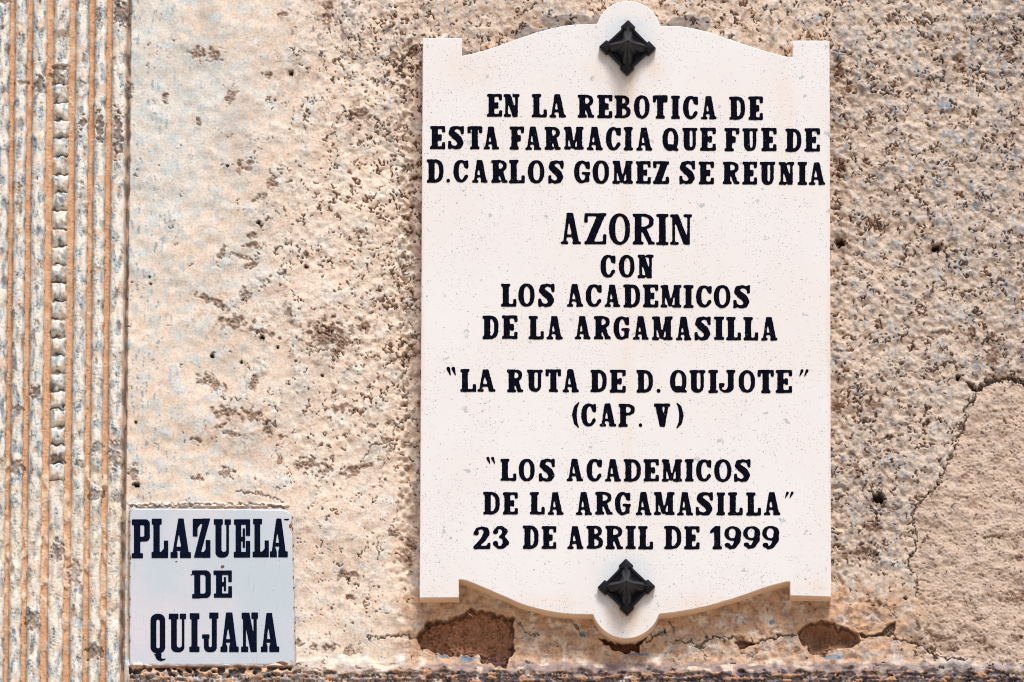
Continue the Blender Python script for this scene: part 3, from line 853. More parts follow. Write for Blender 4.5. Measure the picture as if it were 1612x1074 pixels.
def offset(poly, r):
    out = []; n = len(poly)
    for i in range(n):
        a, b, c = poly[i - 1], poly[i], poly[(i + 1) % n]
        def nrm(p, q):
            dx, dy = q[0] - p[0], q[1] - p[1]; l = math.hypot(dx, dy) + 1e-9
            return (-dy / l, dx / l)
        n1, n2 = nrm(a, b), nrm(b, c)
        x, y = n1[0] + n2[0], n1[1] + n2[1]; l = math.hypot(x, y) + 1e-9
        out.append((b[0] + x / l * r, b[1] + y / l * r))
    return out
def slab(outl, front, back, bev, name, mats, edge_slot):
    bm = bmesh.new()
    inner = offset(outl, bev)
    rings = []
    base = [P(x, y, front) for x, y in outl]           # outline at the front, carried straight back
    inn = [P(x, y, front) for x, y in inner]
    rings.append([bm.verts.new((p[0], -front, p[2])) for p in inn])
    mid = [((a[0] * .35 + b[0] * .65), (a[2] * .35 + b[2] * .65)) for a, b in zip(inn, base)]
    rings.append([bm.verts.new((p[0], -front + bev * .0003, p[1])) for p in mid])
    rings.append([bm.verts.new((p[0], -front + bev * .001, p[2])) for p in base])
    rings.append([bm.verts.new((p[0], -back, p[2])) for p in base])
    n = len(outl)
    for r in range(3):
        for i in range(n):
            f = bm.faces.new((rings[r][i], rings[r][(i + 1) % n], rings[r + 1][(i + 1) % n], rings[r + 1][i]))
            f.material_index = edge_slot if r == 2 else 0
            f.smooth = r < 2
    bm.faces.new(rings[0]); bm.faces.new(rings[3][::-1])
    bmesh.ops.recalc_face_normals(bm, faces=bm.faces)
    me = to_mesh(bm, name)
    for m in mats: me.materials.append(m)
    return me
link('slab', slab(dense, TP, -.012, 1.3, 'slab', [M_MARBLE, M_EDGE], 1), plaque)

# ------------------------------------------------------------------ lettering engine
def evenodd(X, Y, pts):
    ins = np.zeros(X.shape, bool)
    for k in range(len(pts)):
        (x0, y0), (x1, y1) = pts[k], pts[(k + 1) % len(pts)]
        if y0 == y1: continue
        ins ^= ((y0 > Y) != (y1 > Y)) & (X < (x1 - x0) * (Y - y0) / (y1 - y0) + x0)
    return ins
def glyph(ch, X, Y, a, st):
    S, t, e, k = st['S'], st['t'], st['e'], st['k']
    b = st.get('bowl', S * .68)
    R_ = lambda x0, y0, x1, y1: (X >= x0) & (X <= x1) & (Y >= y0) & (Y <= y1)
    PG = lambda *p: evenodd(X, Y, p)
    EL = lambda cx, cy, rx, ry: ((X - cx) / max(rx, .01)) ** 2 + ((Y - cy) / max(ry, .01)) ** 2 <= 1
    def SE(cx, cy, rx, ry, p=2.5): return np.abs((X - cx) / max(rx, .01)) ** p + np.abs((Y - cy) / max(ry, .01)) ** p <= 1
    def ST(pts, rr):
        m = np.zeros(X.shape, bool)
        for i in range(len(pts) - 1):
            (x0, y0), (x1, y1) = pts[i], pts[i + 1]
            x0 *= a; x1 *= a
            dx, dy = x1 - x0, y1 - y0
            q = np.clip(((X - x0) * dx + (Y - y0) * dy) / (dx * dx + dy * dy + 1e-9), 0, 1)
            m |= np.hypot(X - x0 - q * dx, Y - y0 - q * dy) <= rr[i] + (rr[i + 1] - rr[i]) * q
        return m
    c = a / 2
    if ch == 'I': return R_(c - S / 2, 0, c + S / 2, 1) | R_(0, 0, a, t) | R_(0, 1 - t, a, 1)
    if ch in 'EF':
        m = R_(e, 0, e + S, 1) | R_(0, 1 - t, a, 1) | R_(a - k, .72, a, 1) | R_(e + S, .5 - t / 2, .74 * a, .5 + t / 2) | R_(.76 * a - k, .36, .76 * a, .64)
        return m | (R_(0, 0, a, t) | R_(a - k, 0, a, .30) if ch == 'E' else R_(0, 0, e + S + e, t))
    if ch == 'L': return R_(e, 0, e + S, 1) | R_(0, 1 - t, 2 * e + S, 1) | R_(0, 0, a, t) | R_(a - k, 0, a, .34)
    if ch == 'T': return R_(c - S / 2, 0, c + S / 2, 1) | R_(0, 1 - t, a, 1) | R_(0, .70, k, 1) | R_(a - k, .70, a, 1) | R_(c - S / 2 - e, 0, c + S / 2 + e, t)
    if ch == 'D':
        x0 = e + S * .8
        out = SE(x0, .5, a - x0, .5, 2.6) & (X >= x0) | R_(0, 0, x0, t) | R_(0, 1 - t, x0, 1) | R_(e, 0, x0, 1)
        return out & ~((SE(x0, .5, a - x0 - b, .5 - t, 2.6)) & (X > e + S))
    if ch in 'PRB':
        x0 = e + S * .8; yc = .745 if ch != 'B' else .76; ry = 1 - yc
        w = a - (.02 if ch != 'B' else .05)
        m = R_(e, 0, e + S, 1) | R_(0, 1 - t, x0, 1) | R_(0, 0, (x0 if ch == 'B' else 2 * e + S), t)
        m |= (SE(x0, yc, w - x0, ry) & (X >= x0)) & ~(SE(x0, yc, w - x0 - b * .9, ry - t * .9) & (X > e + S))
        if ch == 'R':
            m |= PG((e + S - .03, .52), (e + S + b, .52), (a - t * .3, .02), (a - t * .3 - b, .02)) | R_(a - b - .05, 0, a + .02, t)
        if ch == 'B':
            m |= (SE(x0, .275, a - x0, .275) & (X >= x0)) & ~(SE(x0, .275, a - x0 - b, .275 - t * .9) & (X > e + S))
        return m
    if ch in 'OQ':
        m = SE(c, .5, c, .5, 2.25) & ~SE(c + .02, .5, c - b * 1.12, .5 - t, 2.25)
        if ch == 'Q':
            if st.get('longtail'): m |= ST([(.46, .03), (.36, -.10), (.55, -.185), (.98, -.14)], [.035, .06, .055, .012])
            else: m |= PG((.42 * a, .26), (.58 * a, .30), (a - .02, .10), (a + .05, .0), (.72 * a, .0)) | EL(.45 * a, .22, .09, .07)
        return m
    if ch in 'CG':
        m = SE(c, .5, c, .5, 2.2) & ~SE(c + .03, .5, c - b * 1.1, .5 - t, 2.2)
        if ch == 'C': m &= ~((X > .56 * a) & (Y > .30) & (Y < .66)); m |= EL(a - .09, .27, .08, .09)
        else: m &= ~((X > .56 * a) & (Y > .44) & (Y < .66)); m |= R_(a - b - .02, .06, a - .02, .44) | R_(.5 * a, .38, a + .02, .38 + t * .9)
        return m | R_(a - k * .9, .62, a, .97)
    if ch == 'S':
        q = S * .5
        return ST([(.86, .74), (.80, .89), (.52, .945), (.26, .86), (.22, .71), (.42, .58), (.66, .44), (.78, .28), (.70, .12), (.46, .055), (.2, .12), (.12, .26)],
                  [t * .4, t * .5, t * .5, q * .8, q * .95, q * 1.1, q * 1.1, q, q * .8, t * .5, t * .5, t * .4]) | R_(a - k, .64, a - .01, 1) | R_(.01, 0, k, .36)
    if ch == 'U':
        ri = b * .8
        x0, x1 = e, a - e
        m = (SE((x0 + x1) / 2, .34, (x1 - x0) / 2, .34, 2.4) | R_(x0, .34, x1, 1))
        m &= ~(SE((x0 + S + x1 - ri) / 2, .34, (x1 - ri - x0 - S) / 2, .34 - t * 1.1, 2.4) | R_(x0 + S, .34, x1 - ri, 1.1))
        return m | R_(0, 1 - t, 2 * e + S, 1) | R_(a - 2 * e - ri, 1 - t, a, 1)
    if ch == 'A':
        Sa = S * .86; tt = t * 1.0
        m = PG((e, 0), (e + tt, 0), (.46 * a, .98), (.30 * a, .98)) | PG((.33 * a, 1), (.33 * a + Sa, 1), (a - e * .6, 0), (a - e * .6 - Sa, 0))
        m |= R_(.25 * a, .23, .7 * a, .23 + t * .85) | R_(0, 0, e * 1.6 + tt * 1.4, t * .9) | R_(a - e * 1.2 - Sa, 0, a, t * .9)
        return m | R_(.29 * a, 1 - t * .8, .33 * a + Sa, 1)
    if ch == 'N':
        dN = min(S * .95, a * .33); t0 = t; 
        return R_(e, 0, e + t, 1) | R_(a - e - t, 0, a - e, 1) | PG((e, 1), (e + dN, 1), (a - e, 0), (a - e - dN, 0)) | R_(0, 1 - t, e + dN, 1) | R_(a - 2 * e - t * 1.3 - .02, 1 - t, a, 1) | R_(0, 0, 2 * e + t * 1.3 + .02, t)
    if ch == 'M':
        return R_(e, 0, e + t, 1) | R_(a - e - S * .85, 0, a - e, 1) | PG((e, 1), (e + S * .95, 1), (.47 * a + .06, .05), (.47 * a - .07, .05)) | PG((.47 * a - .05, .05), (.47 * a + .05, .05), (a - e - S * .45, 1), (a - e - S * .85, 1)) | \
            R_(0, 1 - t, e + S, 1) | R_(a - e - S, 1 - t, a, 1) | R_(0, 0, 2 * e + t * 1.35, t) | R_(a - 2 * e - S, 0, a, t)
    if ch == 'Z': return R_(0, 1 - t, a, 1) | R_(0, 0, a, t) | PG((a - S * 1.25, 1), (a - .01, 1), (S * 1.25, 0), (.01, 0)) | R_(0, .70, k, 1) | R_(a - k, 0, a, .32)
    if ch == 'J':
        x1 = a - e
        m = R_(x1 - S, .3, x1, 1) | R_(x1 - S - e, 1 - t, a, 1)
        m |= (SE(x1 / 2, .3, x1 / 2, .3, 2.3) & (Y <= .3)) & ~(SE((x1 - S + b * .5) / 2, .3, max((x1 - S - b * .5) / 2, .03), .3 - t, 2.3))
        return m | EL(b * .62, .32, b * .62, .10) | R_(0, .34, b * 1.3, .34 + t * .6)
    if ch == 'V': return PG((e * .6, 1), (e * .6 + S * 1.15, 1), (.5 * a + .12, 0), (.5 * a - .10, 0)) | PG((a - e - .14, 1), (a - e, 1), (.5 * a + .12, 0), (.5 * a - .04, 0)) | R_(0, 1 - t, e + S * 1.3, 1) | R_(a - 2 * e - .17, 1 - t, a, 1)
    if ch == '1':
        x1 = a - e - S
        return R_(x1, 0, x1 + S, 1) | R_(x1 - e, 0, a, t) | PG((0, .80), (x1 + .02, 1), (x1 + .02, .78), (.0, .66))
    if ch == '2': return ST([(.16, .70), (.22, .87), (.5, .93), (.76, .84), (.78, .68), (.6, .44), (.34, .24), (.14, .08)], [.08, .06, .06, .11, .14, .12, .09, .09]) | EL(.13, .70, .12, .11) | R_(0, 0, a, .15) | R_(a - .14, 0, a, .28)
    if ch == '3': return ST([(.16, .78), (.3, .92), (.58, .93), (.74, .78), (.64, .6), (.42, .53), (.68, .46), (.80, .27), (.62, .09), (.34, .06), (.14, .2)], [.07, .06, .07, .12, .08, .04, .08, .14, .08, .06, .07]) | EL(.13, .74, .12, .10) | EL(.12, .24, .12, .11)
    if ch == '9': return (SE(c, .69, c, .31, 2.1) & ~SE(c - .02, .69, c - .21, .21, 2.1)) | ST([(.82, .68), (.80, .40), (.58, .13), (.34, .06), (.17, .18)], [.12, .12, .09, .06, .06]) | EL(.14, .19, .13, .10)
    if ch == '.': return EL(c, .5, c, .5)
    if ch == '(': return ST([(.85, 1), (.42, .8), (.25, .5), (.42, .2), (.85, 0)], [.02, .07, .09, .07, .02])
    if ch == ')': return ST([(.15, 1), (.58, .8), (.75, .5), (.58, .2), (.15, 0)], [.02, .07, .09, .07, .02])
    if ch == '{': return ST([(.12, .85), (.34, .1)], [.22, .06]) | ST([(.62, .85), (.84, .1)], [.22, .06])
    if ch == '}': return ST([(.40, .85), (.16, .1)], [.20, .05]) | ST([(.88, .85), (.62, .1)], [.20, .05])
    if ch == '-': return R_(0, 0, a, 1)
    raise ValueError(ch)

def blur(A, s):
    r = int(3 * s + 1)
    k = np.exp(-np.arange(-r, r + 1) ** 2 / (2 * s * s)); k /= k.sum()
    A = np.apply_along_axis(lambda v: np.convolve(v, k, 'same'), 0, A)
    return np.apply_along_axis(lambda v: np.convolve(v, k, 'same'), 1, A)

LRNG = np.random.default_rng(77)
def letter(ch, x0, x1, y0, y1, front, st, parent, mat, soft=.95, wob=.10, cellpx=.85, ops=None):
    w, h = x1 - x0, y1 - y0
    mg = 4.0; ss = 3
    mgb = mg
    nx = int((w + 2 * mg) * ss); ny = int((h + mg + mgb) * ss)
    gx = (np.arange(nx) + .5) / ss - mg; gy = (np.arange(ny) + .5) / ss - mgb
    X, Y = np.meshgrid(gx / h, gy / h)
    s2 = dict(st)
    if h < 20 or ch in '.{}-': s2 = st
    if ops is None: F = glyph(ch, X, Y, w / h, s2).astype(float)
    else:
        XX, YY = np.meshgrid(x0 + gx, y1 - gy); F = np.zeros(XX.shape, bool)
        for sg, pts in ops:
            k = evenodd(XX, YY, pts); F = F | k if sg > 0 else F & ~k
        F = F.astype(float)
    sf = soft if h > 20 else soft * .6
    F = blur(F, sf * ss)
    nz = LRNG.standard_normal((ny // 7 + 3, nx // 7 + 3))
    iy = np.linspace(0, nz.shape[0] - 1.01, ny); ix = np.linspace(0, nz.shape[1] - 1.01, nx)
    a0 = np.floor(iy).astype(int); b0 = np.floor(ix).astype(int)
    fy = (iy - a0)[:, None]; fx = (ix - b0)[None, :]
    nzz = (nz[a0][:, b0] * (1 - fx) + nz[a0][:, b0 + 1] * fx) * (1 - fy) + (nz[a0 + 1][:, b0] * (1 - fx) + nz[a0 + 1][:, b0 + 1] * fx) * fy
    F = F + wob * nzz * np.clip(4 * F * (1 - F), 0, 1) - .49
    # sample on the cell grid
    sx = np.arange(1, nx - 1, cellpx * ss); sy = np.arange(1, ny - 1, cellpx * ss)
    ax = np.clip(sx.astype(int), 0, nx - 1); ay = np.clip(sy.astype(int), 0, ny - 1)
    G = F[np.ix_(ay, ax)]
    px = x0 + gx[ax]; py = y1 - gy[ay]
    verts, vid, faces = [], {}, []
    def vert(key, x, y):
        if key not in vid:
            vid[key] = len(verts); verts.append((x, y))
        return vid[key]
    inside = G > 0
    any_ = inside[:-1, :-1] | inside[1:, :-1] | inside[1:, 1:] | inside[:-1, 1:]
    for j, i in zip(*np.nonzero(any_)):
        cs = ((j, i), (j, i + 1), (j + 1, i + 1), (j + 1, i))
        f = []
        for q in range(4):
            A_, B_ = cs[q], cs[(q + 1) % 4]
            ga, gb = G[A_], G[B_]
            if ga > 0: f.append(vert(A_, px[A_[1]], py[A_[0]]))
            if (ga > 0) != (gb > 0):
                t = ga / (ga - gb); key = (A_, B_) if A_ < B_ else (B_, A_)
                f.append(vert(key, px[A_[1]] + (px[B_[1]] - px[A_[1]]) * t, py[A_[0]] + (py[B_[0]] - py[A_[0]]) * t))
        if len(f) > 2: faces.append(f)
    if not verts: return
    va = np.array(verts)
    dep = np.array([.0005 if isinstance(k[0], tuple) else .0009 for k in vid])
    pts = P(va[:, 0], va[:, 1], front)
    pts[:, 1] = -front - dep
    me = bpy.data.meshes.new('letter')
    me.from_pydata(pts.tolist(), [], faces)
    me.polygons.foreach_set('use_smooth', np.ones(len(faces), bool))
    me.materials.append(mat)
    link('letter', me, parent)

# plaque lines: characters with their left and right edges; y top/bottom at the two ends
LINES = [
 ("ENLAREBOTICADE", 765, 147.5, 184.2, 1201, 152.5, 189.2, [(766.5,790.6),(792.7,818),(837,861),(865,891),(909.3,934.7),(940,964),(967.5,992.7),(998,1022.6),(1027.5,1051),(1056.4,1070.3),(1075.2,1098.7),(1103.4,1128),(1147.9,1173),(1178,1201)]),
 ("ESTAFARMACIAQUEFUEDE", 677, 198.6, 234.6, 1291, 202.5, 239.2, [(677,701),(705,730.6),(735.7,759.3),(761,785.5),(802.3,825.4),(826.8,852),(857,882),(887.6,919),(923.5,949),(953.8,977.3),(982,996.4),(1001.5,1027),(1042.8,1068),(1073.8,1098),(1102,1127),(1140.3,1164),(1168.3,1193),(1198.6,1222.6),(1236.3,1261.5),(1266.2,1290.8)]),
 ("D.CARLOSGOMEZSEREUNIA", 672, 251.2, 287.4, 1299, 255.5, 291.5, [(671.9,698.3),(702.6,708.5),(713.8,737.4),(743,768),(773.2,798.6),(801.3,826.2),(831,857),(862.7,887.6),(903.6,928.6),(932.9,958.9),(964,996.4),(1000.9,1024.6),(1028,1053.3),(1069,1094.6),(1100,1124),(1137.6,1163.6),(1168.7,1192),(1196,1220.5),(1226,1250.6),(1255.3,1270.7),(1273.3,1299.3)]),
 ("AZORIN", 883, 335.5, 384.2, 1089, 337.5, 386, [(882.7,914.3),(919.9,954.6),(958.7,991.9),(995.9,1030),(1033,1052.3),(1054.8,1089.6)]),
 ("CON", 945, 401.5, 437, 1029, 401.5, 438, [(945.3,968.9),(974.2,999),(1003.6,1029)]),
 ("LOSACADEMICOS", 789, 446.5, 482.8, 1181, 449.5, 485.2, [(788.7,812.9),(816,841.7),(847,873.4),(892,918.3),(922,947.2),(951.8,976.3),(981.3,1007.7),(1012,1036.2),(1039.9,1072.5),(1075.9,1092),(1095.8,1120.6),(1123.7,1150),(1154,1181)]),
 ("DELAARGAMASILLA", 759, 497, 533.6, 1224, 499.5, 536.2, [(759.5,785),(790.2,815),(832,856.3),(860.3,885.8),(904.4,929.8),(934.8,960.8),(965.8,990.6),(996.5,1021.3),(1026.3,1058.9),(1064,1088.3),(1093,1119.3),(1124,1140),(1143.2,1166.5),(1170.2,1193.5),(1198,1223.9)]),
 ("LARUTADED.QUIJOTE", 724, 581.2, 617, 1247, 582.8, 619.2, [(724.6,749.5),(751.4,780),(798,822.9),(829.6,854.5),(858.6,883.5),(885.4,911.4),(929.3,955),(959.8,985),(1001.9,1028),(1033.5,1039.8),(1054.7,1080.8),(1085,1110.5),(1115,1130.3),(1131.8,1157.8),(1162.7,1188.7),(1192.4,1218.5),(1221,1247)]),
 ("(CAP.V)", 901, 635.5, 671.6, 1076, 636, 672.5, [(901,913.3),(915,938.6),(944,969.9),(973.6,1000),(1005.6,1010.8),(1029.4,1055.5),(1063.3,1076)]),
 ("LOSACADEMICOS", 788, 721.9, 757.4, 1182, 723.5, 759, [(787.9,812.8),(816.5,841.8),(848,874),(892,918),(923.3,947.5),(952.4,977.7),(982,1009),(1013,1037.2),(1041.7,1074),(1078.2,1092),(1095.7,1119.8),(1124.3,1151.5),(1155.2,1182)]),
 ("DELAARGAMASILLA", 761, 774.8, 810.2, 1228, 775.2, 811.6, [(760.7,786.8),(791.6,815.4),(834,857.5),(862,887.2),(906.6,932),(936.7,963.5),(968,992.2),(1000.7,1026),(1029.4,1062),(1066,1091),(1095,1122.8),(1128,1141.4),(1146,1169.3),(1174.5,1198),(1202.5,1228.5)]),
 ("23DEABRILDE1999", 745, 828, 864.4, 1227, 828.4, 865, [(745,771.9),(775.6,801.6),(822.9,848),(852.6,876),(892.8,918.9),(923.3,949.4),(953,980.3),(984.8,1000.8),(1004.5,1028),(1045.4,1072.6),(1077,1101.2),(1118,1136.6),(1140.3,1167),(1170,1196.9),(1199.9,1227)]),
]
ST_P = dict(S=.265, t=.125, e=.07, k=.145, bowl=.19)
ST_A = dict(S=.215, t=.095, e=.07, k=.11, bowl=.16)
for (txt, xl, tl, bl, xr, tr_, br, ext) in LINES:
    assert len(txt) == len(ext), txt
    for ch, (x0, x1) in zip(txt, ext):
        f = ((x0 + x1) / 2 - xl) / (xr - xl)
        yt = tl + (tr_ - tl) * f + rng.uniform(-.5, .5); yb = bl + (br - bl) * f + rng.uniform(-.5, .5)
        if ch == '.': yt = yb - 6.2
        if ch in '()': yt -= 2; yb += 2
        big = (yb - yt) > 44
        letter(ch, x0, x1, yt, yb, TP, ST_A if big else ST_P, plaque, M_INK)
for ch, x0, x1, yt, yb in (('{', 703.8, 719.5, 578.5, 592), ('}', 1256, 1272.5, 582, 594), ('{', 766.3, 781.2, 720, 731.5), ('}', 1233.4, 1249, 774.5, 785.5)):
    letter(ch, x0, x1, yt, yb, TP, ST_P, plaque, M_INK, .7)

# ------------------------------------------------------------------ enamel street sign
TS = .011
def rq(pts, rr, n=7):
    out = []; m = len(pts)
    for i in range(m):
        a, b, c = np.array(pts[i - 1]), np.array(pts[i]), np.array(pts[(i + 1) % m])
        r = rr[i]
        p0 = b + (a - b) / np.linalg.norm(a - b) * r; p1 = b + (c - b) / np.linalg.norm(c - b) * r
        for k in range(n + 1):
            t = k / n; out.append(tuple((1 - t) ** 2 * p0 + 2 * t * (1 - t) * b + t * t * p1))
    return out
q = rq([(203.0, 799.5), (459.0, 801.5), (466.5, 1047.5), (203.5, 1052.0)], [7, 17, 7, 6])
dn = []
for i in range(len(q)):
    a, b = q[i], q[(i + 1) % len(q)]
    L = math.hypot(b[0] - a[0], b[1] - a[1]); n = max(1, int(L / 5))
    for k in range(n):
        x = a[0] + (b[0] - a[0]) * k / n; y = a[1] + (b[1] - a[1]) * k / n
        j = .45
        if x > 450 and 822 < y < 838: x -= 3.2 * math.sin((y - 822) / 16 * math.pi)
        dn.append((x + rng.uniform(-j, j), y + rng.uniform(-j, j)))
sign = empty('street_sign', Pv(334, 925, 0), 'square pale blue enamel street sign with dark blue letters, chipped at its lower right corner', 'sign')
link('tile', slab(dn, TS, -.014, 2.6, 'tile', [M_ENAMEL, M_RUST], 1), sign)
ST_T = dict(S=.158, t=.07, e=.065, k=.075, bowl=.13)
def rc(x0, y0, x1, y1): return [(x0, y0), (x1, y0), (x1, y1), (x0, y1)]
def rr(x0, y0, x1, y1, r, c='abcd'):
    out = []
    for key, cx, cy, a0 in (('a', x0 + r, y0 + r, 180), ('b', x1 - r, y0 + r, 270), ('c', x1 - r, y1 - r, 0), ('d', x0 + r, y1 - r, 90)):
        if key in c:
            out += [(cx + r * math.cos(rad(a0 + q_ * 15)), cy + r * math.sin(rad(a0 + q_ * 15))) for q_ in range(7)]
        else: out.append({'a': (x0, y0), 'b': (x1, y0), 'c': (x1, y1), 'd': (x0, y1)}[key])
    return out
def slabA(x0, x1, xa, xb, y0, y1, f0, f1, tri, gapy, ft):
    """slab A: apex xa..xb, feet x0..f0 and f1..x1, counter triangle, underside of the crossbar gapy, foot top ft"""
    return [(1, [(xa, y0), (xb, y0), (x1 - 14, y1), (x0 + 10, y1)]), (1, rc(x0, ft, f0, y1)), (1, rc(f1, ft, x1, y1)), (-1, tri),
            (-1, [(tri[2][0] - 7, gapy), (tri[1][0] + 4, gapy), (f1, ft - 4), (f1, y1 + 8), (f0, y1 + 8), (f0, ft)])]
SIGN_A = [
 [(1, rr(65, 105, 215, 315, 44, 'bc')), (-1, rr(125, 160, 162, 270, 14, 'bc')), (1, rc(65, 105, 125, 470)), (1, rr(45, 105, 128, 160, 12, 'ad')), (1, rc(43, 425, 150, 472))],
 [(1, rc(247, 100, 307, 468)), (1, rc(232, 100, 326, 155)), (1, rc(230, 412, 388, 470)), (1, rc(345, 305, 388, 470)), (1, [(318, 413), (345, 380), (346, 414)])],
 slabA(408, 602, 482, 532, 98, 470, 475, 498, [(487, 240), (508, 362), (465, 362)], 402, 415),
 [(1, [(617, 100), (783, 98), (697, 412), (722, 412), (738, 385), (738, 300), (785, 300), (785, 468), (628, 466), (708, 150), (690, 150), (662, 190), (662, 268), (618, 268)])],
 [(1, rr(830, 110, 958, 466, 52, 'cd')), (-1, rr(888, 60, 933, 412, 21, 'cd')), (1, rc(815, 103, 900, 157)), (1, rc(917, 105, 977, 157))],
 [(1, rc(1005, 105, 1158, 157)), (1, rc(1020, 105, 1072, 465)), (1, rc(1003, 412, 1158, 466)), (1, rc(1117, 105, 1158, 262)), (1, rc(1117, 308, 1158, 466)), (1, rc(1070, 270, 1110, 312)), (1, rc(1087, 190, 1109, 375))],
 [(1, rc(1197, 100, 1251, 463)), (1, rc(1183, 100, 1270, 152)), (1, rc(1180, 410, 1333, 463)), (1, rc(1293, 303, 1333, 463)), (1, [(1268, 411), (1293, 380), (1294, 414)])],
 slabA(1342, 1512, 1403, 1450, 98, 463, 1407, 1422, [(1413, 225), (1428, 325), (1398, 325)], 362, 408),
 [(1, rr(632, 585, 788, 847, 50, 'bc')), (1, rc(610, 587, 690, 628)), (1, rc(612, 808, 690, 850)), (-1, rr(690, 628, 737, 805, 20, 'bc'))],
 [(1, rc(812, 587, 985, 628)), (1, rc(835, 587, 893, 843)), (1, rc(815, 803, 987, 843)), (1, rc(952, 587, 985, 695)), (1, rc(952, 733, 987, 843)), (1, rc(893, 695, 930, 735)), (1, rc(910, 648, 932, 782))],
 [(1, [(1462, 100), (1530, 101), (1520, 110), (1500, 118), (1484, 111)])],
]
SIGN_B = [
 [(1, rr(220, 217, 360, 590, 62)), (-1, rr(275, 272, 308, 542, 16)), (1, [(248, 597), (275, 596), (285, 575), (310, 575), (325, 600), (322, 636), (345, 642), (372, 630), (355, 652), (320, 663), (290, 655), (270, 635), (266, 610)])],
 [(1, rr(413, 220, 540, 578, 50, 'cd')), (-1, rr(468, 160, 515, 535, 21, 'cd')), (1, rc(392, 215, 483, 270)), (1, rc(495, 215, 555, 268))],
 [(1, rc(605, 212, 663, 577)), (1, rc(588, 212, 680, 268)), (1, rc(585, 525, 680, 577))],
 [(1, rc(797, 205, 845, 500)), (1, rr(723, 430, 845, 578, 48, 'cd')), (-1, rr(768, 380, 797, 530, 13, 'cd')), (1, rc(705, 410, 775, 450)), (1, rc(773, 205, 860, 262))],
 slabA(878, 1050, 930, 990, 205, 577, 943, 960, [(950, 345), (968, 455), (932, 455)], 487, 525),
 [(1, rc(1090, 240, 1117, 577)), (1, [(1090, 207), (1150, 207), (1222, 577), (1162, 577)]), (1, rc(1187, 240, 1220, 577)), (1, rc(1075, 207, 1150, 265)), (1, rc(1168, 205, 1232, 265)), (1, rc(1072, 525, 1140, 577))],
 slabA(1258, 1432, 1310, 1362, 208, 577, 1322, 1338, [(1328, 335), (1345, 455), (1315, 455)], 490, 525),
]
for oy, group_ in ((800, SIGN_A), (930, SIGN_B)):
    for ops in group_:
        o2 = [(sg, [(200 + x / 5.970, oy + y / 5.970) for x, y in pts]) for sg, pts in ops]
        xs = [p[0] for sg, pts in o2 if sg > 0 for p in pts]; ys = [p[1] for sg, pts in o2 if sg > 0 for p in pts]
        letter('x', min(xs), max(xs), min(ys), max(ys), TS, ST_T, sign, M_INK2, .4, .06, ops=o2)

def chip(u, v, ru, rv, seed, mat=M_RUST, front=TS, name='rust_chip', parent=sign):
    r = random.Random(seed); bm = bmesh.new(); n = 18
    prof = [r.uniform(.82, 1.12) for _ in range(n)]
    ring, ring2 = [], []
    for i in range(n):
        a = 2 * math.pi * i / n
        k = (prof[i] + prof[i - 1]) / 2
        p = P(u + ru * k * math.cos(a), v + rv * k * math.sin(a), front)
        ring.append(bm.verts.new((p[0], -front + .0004, p[2])))
        p = P(u + ru * .75 * k * math.cos(a), v + rv * .75 * k * math.sin(a), front)
        ring2.append(bm.verts.new((p[0], -front - .0007, p[2])))
    p = P(u, v, front); c = bm.verts.new((p[0], -front - .0005, p[2]))
    for i in range(n):
        bm.faces.new((ring[i], ring[(i + 1) % n], ring2[(i + 1) % n], ring2[i])); bm.faces.new((ring2[i], ring2[(i + 1) % n], c))
    bmesh.ops.recalc_face_normals(bm, faces=bm.faces)
    link(name, to_mesh(bm, name), parent, mat)
chip(443.5, 1046.5, 11.5, 6.0, 3)
chip(350.3, 892.2, 3.3, 2.8, 4)
chip(277.6, 884, 1.9, 1.3, 5)
chip(301.5, 905, 1.7, 1.5, 6)
chip(457, 828, 2.6, 3.5, 7)
chip(254, 1050.2, 2.2, 1.4, 8)
chip(331, 1050, 1.8, 1.2, 9)
chip(205.5, 878, 1.4, 4, 10)
rc_ = random.Random(12)
for k in range(10): chip(461.2 + .022 * (k * 22 - 60) + rc_.uniform(0, 1.5), 812 + k * 23 + rc_.uniform(-8, 8), rc_.uniform(.8, 1.7), rc_.uniform(1.2, 3.4), 20 + k)
for k in range(7): chip(230 + k * 30 + rc_.uniform(-10, 10), 1049.6 - .012 * k * 30, rc_.uniform(1.2, 3), rc_.uniform(.8, 1.6), 40 + k)
for k in range(7): chip(204.6, 815 + k * 33 + rc_.uniform(-10, 10), rc_.uniform(.7, 1.4), rc_.uniform(1.2, 3), 60 + k)

